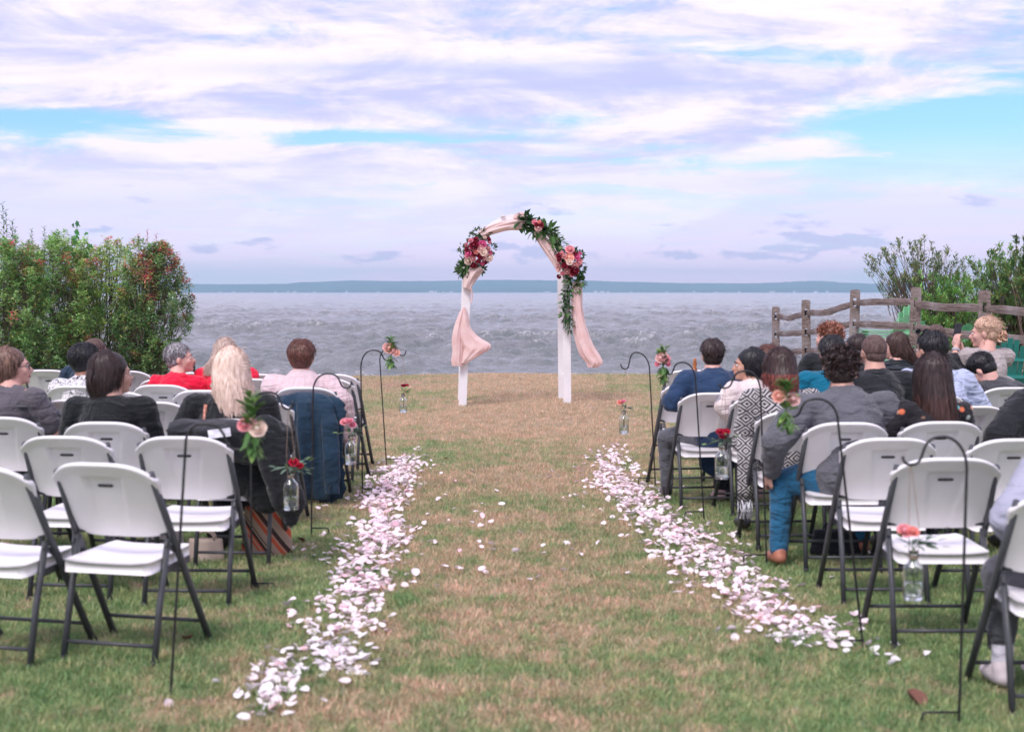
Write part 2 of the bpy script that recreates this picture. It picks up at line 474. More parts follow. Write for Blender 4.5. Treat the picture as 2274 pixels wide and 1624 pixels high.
def blade_mat():
    n = NT('grass_blades'); col, v = turf_colour(n)
    oi = n.N('ShaderNodeObjectInfo')
    at = n.N('ShaderNodeAttribute'); at.attribute_name = 'tone'
    col = n.mix(1.0, col, at.outputs['Color'], 'MULTIPLY')
    n.fin(col, .6, None, .25)
    tr = n.N('ShaderNodeBsdfTranslucent'); n.L(col, tr.inputs[0])
    ms = n.N('ShaderNodeMixShader'); ms.inputs[0].default_value = .3
    n.L(n.b.outputs[0], ms.inputs[1]); n.L(tr.outputs[0], ms.inputs[2]); n.L(ms.outputs[0], n.out.inputs[0])
    return n.m
def lake_mat():
    n = NT('lake_water'); v = n.coord('World', (1, 1, 1))
    v1 = n.coord('World', (1.2, .3, 1))
    c = n.mix(n.mr(n.noise(v1, .30, 4, .6), .35, .65), (.165, .185, .185), (.235, .245, .255))
    v3 = n.coord('World', (1.3, .5, 1))
    b = n.bump(n.noise(v3, 2.2, 6, .68, .1), .85, .26)
    b = n.bump(n.noise(v3, 11, 5, .65), .5, .035, b)
    at = n.N('ShaderNodeAttribute'); at.attribute_name = 'foam'
    foam = n.math('MULTIPLY', at.outputs['Fac'], n.mr(n.noise(v, 7, 5, .7), .42, .60))
    c = n.mix(foam, c, (.80, .78, .80))
    return n.fin(c, n.math('ADD', n.math('MULTIPLY', foam, .5), .15), b, .5, IOR=1.33)
def hill_mat():
    n = NT('wooded_hillside'); v = n.coord('World', (1, 1, 2))
    a = n.noise(v, .006, 6, .65)
    c = n.mix(n.mr(a, .35, .65), (.035, .075, .05), (.075, .13, .08))
    clr = n.mr(n.noise(v, .0032, 5, .6), .66, .72)
    c = n.mix(n.math('MULTIPLY', clr, .6), c, (.24, .26, .19))
    return n.fin(c, .95, n.bump(n.noise(v, .03, 5, .7), .8, 8), .1)

# ------------------------------------------------------------------ SETTING
def build_ground():
    xs = np.concatenate([np.linspace(-400, -14, 16), np.linspace(-13, 14, 110), np.linspace(15, 400, 16)])
    ys = np.concatenate([np.linspace(-300, 2, 14), np.linspace(3, 26, 60), np.linspace(26.3, 34, 32), np.linspace(36, 60, 5)])
    vs = []; fs = []; nx = len(xs)
    for y in ys:
        for x in xs: vs.append((float(x), float(y), gz(float(x), float(y))))
    for j in range(len(ys)-1):
        for i in range(nx-1):
            a = j*nx+i; fs.append((a, a+1, a+nx+1, a+nx))
    me = bpy.data.meshes.new('lawn'); me.from_pydata(vs, [], fs); me.polygons.foreach_set('use_smooth', [True]*len(fs))
    me.materials.append(lawn_mat()); o = link('lawn', me); tag(o, kind='structure')
build_ground()

WZ = -.46
def build_water():
    rng = np.random.RandomState(3)
    rows, cols = 640, 440
    inv = np.linspace(1/26.5, 1/9500, rows); Y = 1/inv
    U = np.linspace(-.56, .56, cols)
    yy, uu = np.meshgrid(Y, U, indexing='ij')
    xx = yy*uu
    h = np.zeros_like(xx)
    for k in range(90):
        lam = 10**rng.uniform(math.log10(.35), math.log10(3.2)); ang = rng.normal(R(84), R(52)); kx, ky = math.cos(ang), math.sin(ang)
        amp = .0105*lam**.62
        ph = rng.uniform(0, 6.28)
        fade = 1/(1+(yy/(260*lam))**2)
        arg = (xx*kx+yy*ky)*2*math.pi/lam + ph + .9*np.sin(xx*.17/lam+yy*.11/lam+ph*3)
        s = np.sin(arg); h += amp*fade*(s + .28*np.cos(2*arg))
    h *= 1.2
    for k in range(14):
        lam = rng.uniform(2.4, 7.0); ang = rng.normal(R(86), R(27)); kx, ky = math.cos(ang), math.sin(ang); ph = rng.uniform(0, 6.28)
        env = .5+.5*np.sin(xx*(.09+.05*rng.rand())*6/lam+ph*5)*np.sin(yy*.045+ph*7)
        arg = (xx*kx+yy*ky)*2*math.pi/lam+ph+.35*np.sin(xx*.35+ph*2)
        h += .0062*lam*.75*env*(np.exp(1.15*np.sin(arg))-1.35)/(1+(yy/900)**2)
    grp = .75+.45*np.sin(xx*.21+1.3)*np.sin(yy*.13+.5)
    h *= grp
    h = np.where(h > 0, h*1.25, h*.85)
    damp = np.clip((yy-26)/6, .35, 1); h *= damp
    crest = np.clip((h-.27)/.08, 0, 1)*.8
    foam = crest*(yy > 30)*(yy < 900)
    sh = np.clip(1-np.abs(yy-33.6-.5*np.sin(xx*.8)-.3*np.sin(xx*2.3))/.55, 0, 1)*.9
    foam = np.maximum(foam*.7, sh*.5)
    co = np.stack([xx, yy, WZ+h], -1).reshape(-1, 3).astype(np.float32)
    idx = np.arange(rows*cols).reshape(rows, cols)
    f = np.stack([idx[:-1, :-1], idx[:-1, 1:], idx[1:, 1:], idx[1:, :-1]], -1).reshape(-1, 4)
    me = bpy.data.meshes.new('lake'); nf = len(f)
    me.vertices.add(len(co)); me.vertices.foreach_set('co', co.ravel())
    me.loops.add(nf*4); me.loops.foreach_set('vertex_index', f.ravel().astype(np.int32))
    me.polygons.add(nf); me.polygons.foreach_set('loop_start', np.arange(nf, dtype=np.int32)*4)
    me.polygons.foreach_set('loop_total', np.full(nf, 4, dtype=np.int32)) if False else None
    me.update(calc_edges=True); me.polygons.foreach_set('use_smooth', np.ones(nf, dtype=bool))
    at = me.attributes.new('foam', 'FLOAT', 'POINT'); at.data.foreach_set('value', foam.ravel().astype(np.float32))
    me.materials.append(lake_mat()); o = link('lake', me); tag(o, kind='structure')
    # calm outer water left and right of the modelled fan
    mb = MB()
    for s in (-1, 1):
        a = [(s*26.5*.56, 26.5, WZ-.02), (s*9500*.56, 9500, WZ-.02), (s*9500, 9500, WZ-.02), (s*9500, 26.5, WZ-.02)]
        mb.add(a, [(0, 1, 2, 3)] if s > 0 else [(3, 2, 1, 0)])
    me2 = mb.mesh('lake_side', False); me2.materials.append(me.materials[0]); tag(link('lake_side', me2), kind='structure')
build_water()

def build_hills():
    ridge = [(-1200, 628), (-300, 622), (150, 624), (430, 628), (560, 627), (640, 623), (700, 620), (760, 618), (860, 620.5), (1000, 619), (1100, 617), (1220, 618), (1330, 619),
             (1430, 622), (1560, 625), (1700, 626), (1790, 624), (1850, 620.5), (1895, 620), (1950, 624), (2050, 628), (2150, 625), (2300, 622), (2700, 625), (3400, 630)]
    def ry(px):
        for (a, ya), (b, yb) in zip(ridge, ridge[1:]):
            if a <= px <= b:
                t = (px-a)/(b-a); t = t*t*(3-2*t); return ya+(yb-ya)*t
        return 628
    ry0 = ry
    ry = lambda px: ry0(px)+1.1*noise.noise(V((px*.012, 0, 7)))+.7*noise.noise(V((px*.05, 0, 3)))
    hm = hill_mat()
    for name, D0, depth, off, sc in (('far_hills', 8200, 1000, 0, 1.0), ('near_shore_hills', 7300, 500, 1, .45)):
        vs = []; fs = []; n = 360; rows = 12
        for j in range(rows+1):
            t = j/rows
            for i in range(n+1):
                px = -1200+4600*i/n; yr = D0+depth*t
                x = (px-CX)/FP*(D0)
                hh = (648.5-ry(px))*D0/FP*sc
                if off: hh *= .6+.9*noise.noise(V((px*.004, 3.3, 0)))**1 + .25*noise.noise(V((px*.02, 1, 0)))
                hh = max(hh, 2)
                z = hh*math.sin(t*math.pi/2)**.8*(1+.10*noise.noise(V((px*.02, t*3, off)))*math.sin(t*math.pi))
                if t > .95: z += .8*noise.noise(V((px*.2, 0, off)))*3
                vs.append((x, yr, z+WZ-1 if t > 0 else WZ-3))
        for j in range(rows):
            for i in range(n):
                a = j*(n+1)+i; fs.append((a, a+1, a+n+2, a+n+1))
        me = bpy.data.meshes.new(name); me.from_pydata(vs, [], fs); me.polygons.foreach_set('use_smooth', [True]*len(fs)); me.materials.append(hm)
        tag(link(name, me), kind='structure')
    wm = plain('far_white_walls', (.8, .78, .76), .8, .1, .01, 0, coord='World'); rm = plain('far_grey_roofs', (.35, .30, .30), .8, .1, .01, 0, coord='World')
    # far shore buildings
    spots = [(520, 18), (560, 14), (612, 12), (640, 10), (655, 16), (700, 10), (770, 10), (840, 12), (958, 22), (968, 16), (985, 10), (1002, 12), (1214, 30), (1322, 16), (1336, 20), (1350, 12), (1400, 10),
             (1480, 10), (1540, 12), (1640, 10), (1713, 26), (1762, 12), (1810, 20), (1835, 10), (490, 12), (1590, 14)]
    for i, (px, w) in enumerate(spots):
        d = 7250; x = (px-CX)/FP*d; e = empty('shore_building', (x, d, WZ-1), random.uniform(-.3, .3))
        tag(e, 'tiny white building on the hazy far shore of the lake', 'building', 'white buildings dotted along the far shore')
        hgt = random.uniform(5, 9); mb = MB(); mb.box((0, 0, hgt/2), (w, 10, hgt)); mb.build('wall', wm, e, False)
        mb = MB(); mb.add([(-w/2-1, -6, hgt), (w/2+1, -6, hgt), (w/2+1, 6, hgt), (-w/2-1, 6, hgt), (-w/2, 0, hgt+3), (w/2, 0, hgt+3)],
                          [(0, 1, 5, 4), (2, 3, 4, 5), (1, 2, 5), (3, 0, 4)]); mb.build('roof', rm, e, False)
build_hills()

def build_haze():
    m = bpy.data.materials.new('haze'); m.use_nodes = True; t = m.node_tree; t.nodes.clear()
    pv = t.nodes.new('ShaderNodeVolumePrincipled'); out = t.nodes.new('ShaderNodeOutputMaterial')
    pv.inputs['Color'].default_value = (.52, .79, 1.0, 1); pv.inputs['Density'].default_value = 1.6e-4
    pv.inputs['Anisotropy'].default_value = 0
    t.links.new(pv.outputs[0], out.inputs['Volume'])
    mb = MB(); mb.box((0, 4350, 70), (22000, 9900, 150))
    o = mb.build('haze', m, None, False); tag(o, 'thin blue air over the lake', None, kind='stuff')
HAZE = True
if HAZE: build_haze()

# grass: tufts instanced on a point cloud
def build_grass():
    bm_ = blade_mat(); tufts = bpy.data.collections.new('tufts')
    for k in range(5):
        mb = MB()
        for b in range(16):
            a = random.uniform(0, 6.28); r = .055*math.sqrt(random.random())
            p = V((r*math.cos(a), r*math.sin(a), -.004)); h = random.uniform(.014, .040)
            ln = V((random.uniform(-1, 1), random.uniform(-1, 1), 0))*h*.75
            s = V((math.cos(a*3), math.sin(a*3), 0))*random.uniform(.0016, .0028)
            t = random.uniform(.75, 1.2)
            mb.cur = (t*random.uniform(.9, 1.1), t, t*random.uniform(.8, 1.1)) if random.random() < .75 else (1.5, 1.2, 1.2)
            m1 = p+ln*.35+V((0, 0, h*.6)); tp = p+ln+V((0, 0, h))
            mb.add([p-s, p+s, m1+s*.8, m1-s*.8, tp], [(0, 1, 2, 3), (3, 2, 4)])
        me = mb.mesh('tuft', False); me.materials.append(bm_); o = bpy.data.objects.new('tuft', me); tufts.objects.link(o)
    pts = []
    for _ in range(400000):
        # density falls with distance
        d = 4.4*math.exp(random.random()*math.log(28.3/4.4)) if random.random() < .55 else 4.4+random.random()*23.9
        x = random.uniform(-.46, .46)*d
        if d > shore(x)-.05: continue
        if random.random() > .30: continue
        pts.append((x, d, gz(x, d)))
    me = bpy.data.meshes.new('grass'); me.from_pydata(pts, [], [])
    o = link('grass', me)
    ng = bpy.data.node_groups.new('grass_nodes', 'GeometryNodeTree')
    ng.interface.new_socket('Geometry', in_out='INPUT', socket_type='NodeSocketGeometry')
    ng.interface.new_socket('Geometry', in_out='OUTPUT', socket_type='NodeSocketGeometry')
    N = ng.nodes.new; L = ng.links.new
    gi = N('NodeGroupInput'); go = N('NodeGroupOutput'); mp = N('GeometryNodeMeshToPoints'); ip = N('GeometryNodeInstanceOnPoints')
    ci = N('GeometryNodeCollectionInfo'); ci.inputs['Collection'].default_value = tufts; ci.inputs['Separate Children'].default_value = True; ci.inputs['Reset Children'].default_value = True
    rv = N('FunctionNodeRandomValue'); rv.data_type = 'FLOAT_VECTOR'; rv.inputs[0].default_value = (-.15, -.15, 0); rv.inputs[1].default_value = (.15, .15, 6.28)
    rs = N('FunctionNodeRandomValue'); rs.data_type = 'FLOAT'; rs.inputs[2].default_value = .7; rs.inputs[3].default_value = 1.35
    L(gi.outputs[0], mp.inputs[0]); L(mp.outputs[0], ip.inputs['Points']); L(ci.outputs[0], ip.inputs['Instance']); ip.inputs['Pick Instance'].default_value = True
    L(rv.outputs[0], ip.inputs['Rotation']); L(rs.outputs[1], ip.inputs['Scale']); L(ip.outputs[0], go.inputs[0])
    m = o.modifiers.new('grass', 'NODES'); m.node_group = ng
    tag(o, 'short mown grass, patchy green and dry brown', 'grass', kind='stuff')
build_grass()

# ------------------------------------------------------------------ shrubs
def shrub(px, py_top, py_base, d, wpx, label, kind='photinia', nshoot=130, seed=1, red=.15, right_red=False, base_px=None, nleaf=34, ll=.062, lw=.024, thick=1.0, tall=0, skirt=.12, group=None, mat=None, tone=(1, 1, 1)):
    rnd = random.Random(seed)
    base = P(base_px if base_px else px, py_base, d); g0 = gz(base.x, base.y)
    top = P(px, py_top, d); H = top.z-g0; Wd = wpx/FP*d
    cx = top.x-base.x
    e = empty('shrub', (base.x, base.y, g0)); tag(e, label, 'shrub', group)
    st = MB(); lf = MB(); singles = []
    tips = []
    ns = 9
    for i in range(nshoot):
        a = rnd.uniform(0, 6.28)
        if kind == 'myrtle':
            u = rnd.uniform(-1, 1); rr = rnd.random()**.42; ph = math.sqrt(1-u*u)
            j_ = .80+.45*noise.noise(V((math.cos(a)*ph*2+seed, math.sin(a)*ph*2, u*2)))
            zc_ = (1+skirt)/2; tx = cx*(zc_+u*.3)+math.cos(a)*ph*rr*Wd/2*j_*1.1; ty = math.sin(a)*ph*rr*Wd*.4*j_; tz = H*(zc_+u*rr*(1-skirt)/2*min(1.05, j_+.12))
        else:
            rr = rnd.random()**.40; zt = rnd.uniform(skirt, 1)
            env = (1-abs(2*(zt**.85)-1)**2.5)**(1/2.5)*.94+.06
            jig = .92+.42*noise.noise(V((math.cos(a)*1.6+seed, math.sin(a)*1.6, zt*3)))
            tx = cx*zt+math.cos(a)*rr*Wd/2*env*jig; ty = math.sin(a)*rr*Wd*.40*env*jig; tz = H*zt*(.95+.20*noise.noise(V((tx*2.2+seed, ty*1.8, 5)))+(.06 if rnd.random() < .08 else 0))
        tips.append((tx, ty, tz, rr))
    roots = [(rnd.uniform(-.16, .16)*Wd*.5, rnd.uniform(-.15, .15)) for _ in range(ns)]
    for tx, ty, tz, rr in tips:
        rx, ry = rnd.choice(roots)
        p0 = V((rx, ry, -.05)); p3 = V((tx, ty, tz)); pm = V((rx*.45+tx*.55, ry*.45+ty*.55, tz*.62)) + V((rnd.uniform(-.1, .1), rnd.uniform(-.1, .1), 0))
        p3.z = max(p3.z, .05); pts = [p0, p0.lerp(pm, .5)+V((rnd.uniform(-.05, .05), rnd.uniform(-.05, .05), 0)), pm, pm.lerp(p3, .5)+V((rnd.uniform(-.04, .04), 0, .03)), p3]
        if rnd.random() < (.07 if kind != 'myrtle' else .22):
            st.tube(pts, [.013*thick, .010*thick, .007*thick, .004, .002], 5, False)
        else: st.tube(pts[2:], [.006*thick, .004, .002], 4, False)
        # leaves around the shoot end
        axis = ((pts[4]-pts[3]).normalized()+V((0, 0, .9))).normalized(); side = rr*(1 if tx > 0 else -1)
        istop = tz > H*.84 or rr > .96
        redshoot = rnd.random() < red*(2.6 if tz > H*.7 else .5)*(1.6 if (right_red and tx > 0) else 1)
        shade = rnd.uniform(.72, 1.15)
        for k in range(nleaf):
            q = rnd.random()
            p = p3 - axis*q*(.20 if kind != 'myrtle' else .13) + V((rnd.gauss(0, .05), rnd.gauss(0, .05), rnd.gauss(0, .05)))*((.3+q) if kind != 'myrtle' else .35)
            b = rnd.uniform(0, 6.28)
            dr = axis*rnd.uniform(.1, .9)+V((math.cos(b), math.sin(b), rnd.uniform(-.5, .4)))
            if kind == 'myrtle': dr = axis*rnd.uniform(.5, 1.3)+V((math.cos(b), math.sin(b), rnd.uniform(-.1, .7)))*.8
            if redshoot and q < .75:
                c = rnd.choice([(3.6, .62, 1.7), (2.4, .25, .8), (3.6, 1.1, 2.0), (3.0, 1.3, 1.7)]) if (rnd.random() < .8) else (1.8, 1.4, 1.0)
                c = mul(c, .8)
            else:
                c = (shade*rnd.uniform(.8, 1.25), shade*rnd.uniform(.85, 1.12), shade*rnd.uniform(.75, 1.15))
                if rnd.random() < .04: c = (2.6, 1.4, 1.1)
            if c[0] < 2: c = tuple(u*w for u, w in zip(c, tone))
            L_ = ll*rnd.uniform(.7, 1.25)
            if istop and q < .35 and len(singles) < 130 and rnd.random() < .5:
                singles.append((p, dr, L_, c)); continue
            lf.cur = c; lf.leaf(p, dr, V((0, 0, 1)), L_, lw*rnd.uniform(.8, 1.2), rnd.uniform(0, .6))
    st.build('branches', M['bark'], e)['kind'] = 'stuff'
    lm = mat or M['hedge' if kind != 'myrtle' else 'myrtle']
    lf.build('foliage', lm, e, False)['kind'] = 'stuff'
    # the leaves at shoot tips, one by one
    for v_ in range(3):
        pass
    for p, dr, L_, c in singles:
        key = 'leaf_%s_%d' % (kind, rnd.randrange(3)) + ('r' if c[0] > 2.2*c[1] else '')
        me = LEAFMESH.get(key)
        if me is None:
            q = MB(); q.cur = c; q.leaf((0, 0, 0), (0, 1, 0), (0, 0, 1), 1, .40, .4); me = q.mesh('leaf', False); me.materials.append(lm); LEAFMESH[key] = me
        o = link('leaf', me, e); o.rotation_mode = 'QUATERNION'
        o.location = p; o.rotation_quaternion = dr.to_track_quat('Y', 'Z'); o.scale = (L_, L_, L_)
    return e
LEAFMESH = {}
HG = None
PH = dict(ll=.088, lw=.036, skirt=.06)
shrub(-10, 512, 822, 25.6, 300, 'tall leafy photinia shrub at the left edge, highest of the hedge', seed=11, nshoot=470, red=.04, nleaf=42, tone=(1.35, 1.5, 1.35), **PH)
shrub(112, 522, 818, 26.6, 275, 'dense green photinia shrub with slanting bare stems, second from left in hedge', seed=12, nshoot=430, red=.05, nleaf=42, tone=(1.5, 1.6, 1.45), **PH)
shrub(230, 540, 812, 27.6, 290, 'yellowish green photinia shrub in the middle of the hedge, thin stems below', seed=13, nshoot=420, red=.08, nleaf=42, tone=(1.9, 1.75, 1.4), **PH)
shrub(350, 528, 812, 27.0, 185, 'dark photinia shrub with red shoots at the lake end of the hedge', seed=14, nshoot=430, red=.13, right_red=True, nleaf=42, base_px=325, ll=.08, lw=.034, skirt=.02, tone=(1.05, 1.2, 1.15))
# shoots sticking out above the hedge
def shoots(root_pts, label, seed, mat, ll=.08, tone=(1, 1, 1), redtip=False, cat='shrub'):
    rnd = random.Random(seed); a = root_pts[0]; e = empty('young_shoot_clump', (a[0].x, a[0].y, gz(a[0].x, a[0].y))); tag(e, label, cat)
    st = MB(); n = 0
    for p0, p1 in root_pts:
        p0 = p0-e.location; p1 = p1-e.location
        st.tube([V((0, 0, 0)).lerp(V((p0.x, p0.y, 0)), .6), p0, p0.lerp(p1, .5)+V((.02, 0, 0)), p1], [.012, .008, .005, .002], 5, False)
        for k in range(22):
            q = k/22; p = p0.lerp(p1, q); b = k*2.4
            c = tuple(u*rnd.uniform(.8, 1.2) for u in tone)
            if redtip and q > .5: c = mul((3.4, .6, 1.1), rnd.uniform(.6, 1))
            mb = MB(); mb.cur = c; dr = V((math.cos(b), math.sin(b)*.8, .55+q*.6))
            L_ = ll*(1.15-.4*q); mb.leaf((0, 0, 0), dr, (0, 0, 1), L_, L_*.36, .5)
            mb.build('leaf', mat, e, False, p)
    st.build('stem', M['bark'], e)
shoots([(P(8, 560, 26), P(5, 447, 26)), (P(14, 560, 26), P(12, 465, 26)), (P(24, 560, 26), P(27, 488, 26)), (P(30, 580, 26), P(33, 505, 26))], 'dark upright leafy shoots rising highest at the far left of the hedge', 5, M['hedge'], .11, (.4, .6, .5))
shoots([(P(69, 570, 26.4), P(70, 507, 26.4)), (P(98, 570, 26.4), P(98, 502, 26.4))], 'two young dark green shoots above the left part of the hedge', 6, M['hedge'], .09, (.5, .8, .6))
shoots([(P(236, 590, 27.4), P(233, 529, 27.4)), (P(243, 590, 27.4), P(240, 535, 27.4))], 'small crimson tipped shoots standing above the middle of the hedge', 7, M['hedge'], .085, (.8, .7, .7), True)
shoots([(P(325, 590, 27), P(327, 508, 27)), (P(340, 590, 27), P(347, 518, 27)), (P(308, 590, 27), P(307, 518, 27)), (P(372, 600, 27), P(378, 548, 27)), (P(395, 640, 27), P(425, 620, 27)), (P(390, 625, 27), P(405, 590, 27))], 'dark red shoots crowning the lake end of the hedge', 8, M['hedge'], .085, (.5, .6, .6), True)
def sapling():
    c = P(172, 590, 26.9); e = empty('plane_sapling', (c.x, c.y, gz(c.x, c.y))); tag(e, 'bright green sapling with broad lobed leaves poking above the hedge', 'sapling')
    mb = MB(); top = P(169, 498, 26.9)-e.location; mb.tube([(0, 0, 0), (0, 0, top.z*.6), top], [.02, .012, .004], 6); mb.build('stem', M['bark'], e)
    gm = leafmat('broad_lobed_leaf', (.05, .24, .07), (.08, .32, .09))
    q = MB(); pts = []
    for k in range(15):
        a = R(-150+k*300/14); r = .5*(1 if k % 3 == 1 else (.62 if k % 3 == 0 else .72)); pts.append((math.sin(a)*r, .45+math.cos(a)*r, .05*math.sin(k)))
    q.add([(0, .40, -.03)]+pts, [(0, i+1, i+2) for i in range(14)]); me = q.mesh('lobed_leaf', False); me.materials.append(gm)
    rnd = random.Random(2)
    for k in range(24):
        t = rnd.uniform(0, 1); p = P(172+rnd.gauss(0, 6)*(1+1.5*(1-t)), 500+t*0+85*(1-t), 26.9+rnd.uniform(-.15, .15))-e.location
        o = link('leaf', me, e); o.location = p; o.rotation_euler = (R(rnd.uniform(20, 110)), R(rnd.uniform(-40, 40)), rnd.uniform(0, 6.28)); s = rnd.uniform(.10, .19); o.scale = (s, s, s)
sapling()
# low growth under the hedge
shrub(60, 735, 826, 25.2, 180, 'low bushy growth filling the foot of the hedge at left', seed=21, nshoot=110, red=.02, nleaf=26, tone=(.8, 1.0, .85), ll=.08, lw=.034)
shrub(190, 742, 822, 26.9, 190, 'low yellow green growth under the middle of the hedge', seed=22, nshoot=110, red=.04, nleaf=26, tone=(1.1, 1.1, .9), ll=.08, lw=.034)
# right side
shrub(2035, 505, 800, 24.6, 275, 'wispy myrtle shrub with bare twigs beyond the split rail fence', 'myrtle', 210, 31, 0, base_px=2050, nleaf=17, ll=.075, lw=.020, thick=1.3, skirt=.38, tone=(1.0, .95, .95))
shrub(2110, 588, 800, 24.0, 230, 'bright green low shrub behind the fence beside the pale green chair', 'myrtle', 420, 32, 0, nleaf=26, ll=.075, lw=.022, skirt=.05, tone=(1.5, 1.95, 1.35))
shrub(2262, 528, 800, 21.5, 250, 'thick leaved green shrub at the right edge behind the last fence post', 'myrtle', 400, 33, 0, nleaf=24, ll=.085, lw=.024, skirt=.2, tone=(1.15, 1.45, 1.15))
shrub(2300, 482, 800, 20.6, 130, 'tall shrub cut by the right edge of the picture', 'myrtle', 120, 34, 0, nleaf=26, ll=.085, lw=.026, skirt=.35, tone=(.8, 1.0, .8))
shrub(2150, 735, 815, 21.4, 190, 'low green growth hiding the foot of the split rail fence', 'myrtle', 180, 35, 0, nleaf=26, ll=.075, lw=.020, skirt=.05, tone=(1.2, 1.5, 1.1))

pot_m = plain('black_nursery_pot', (.015, .015, .017), .6, .1, 20, 0)
for (px_, py_, lb) in ((87, 822, 'black nursery pot at the foot of the hedge, left of the two'), (136, 812, 'black nursery pot at the foot of the hedge, right of the two')):
    g_ = P(px_, py_, 24.6); mb = MB(); mb.lathe([(.001, .01), (.15, 0), (.19, .22), (.20, .22), (.20, .25), (.175, .25), (.17, .20), (.001, .20)], n=18)
    o = mb.build('plant_pot', pot_m); o.location = (g_.x, 24.6, gz(g_.x, 24.6)-.05); tag(o, lb, 'plant pot')
g_ = P(372, 800, 27.2); mb = MB(); mb.tube([P(352, 788, 27.1)-g_, P(362, 797, 27.1)-g_, P(376, 804, 27.2)-g_, P(392, 808, 27.3)-g_], [.03, .045, .04, .02], 8); o = mb.build('driftwood', M['oldwood']); o.location = g_; tag(o, 'bleached driftwood branch at the water end of the hedge', 'driftwood')
g_ = P(431, 818, 27.0); mb = MB(); mb.box((0, 0, .11), (.045, .02, .30), None, .8); o = mb.build('black_stake', pot_m); o.location = (g_.x, 27.0, -.02); tag(o, 'short black stake at the shore in front of the face of the woman in red', 'stake')
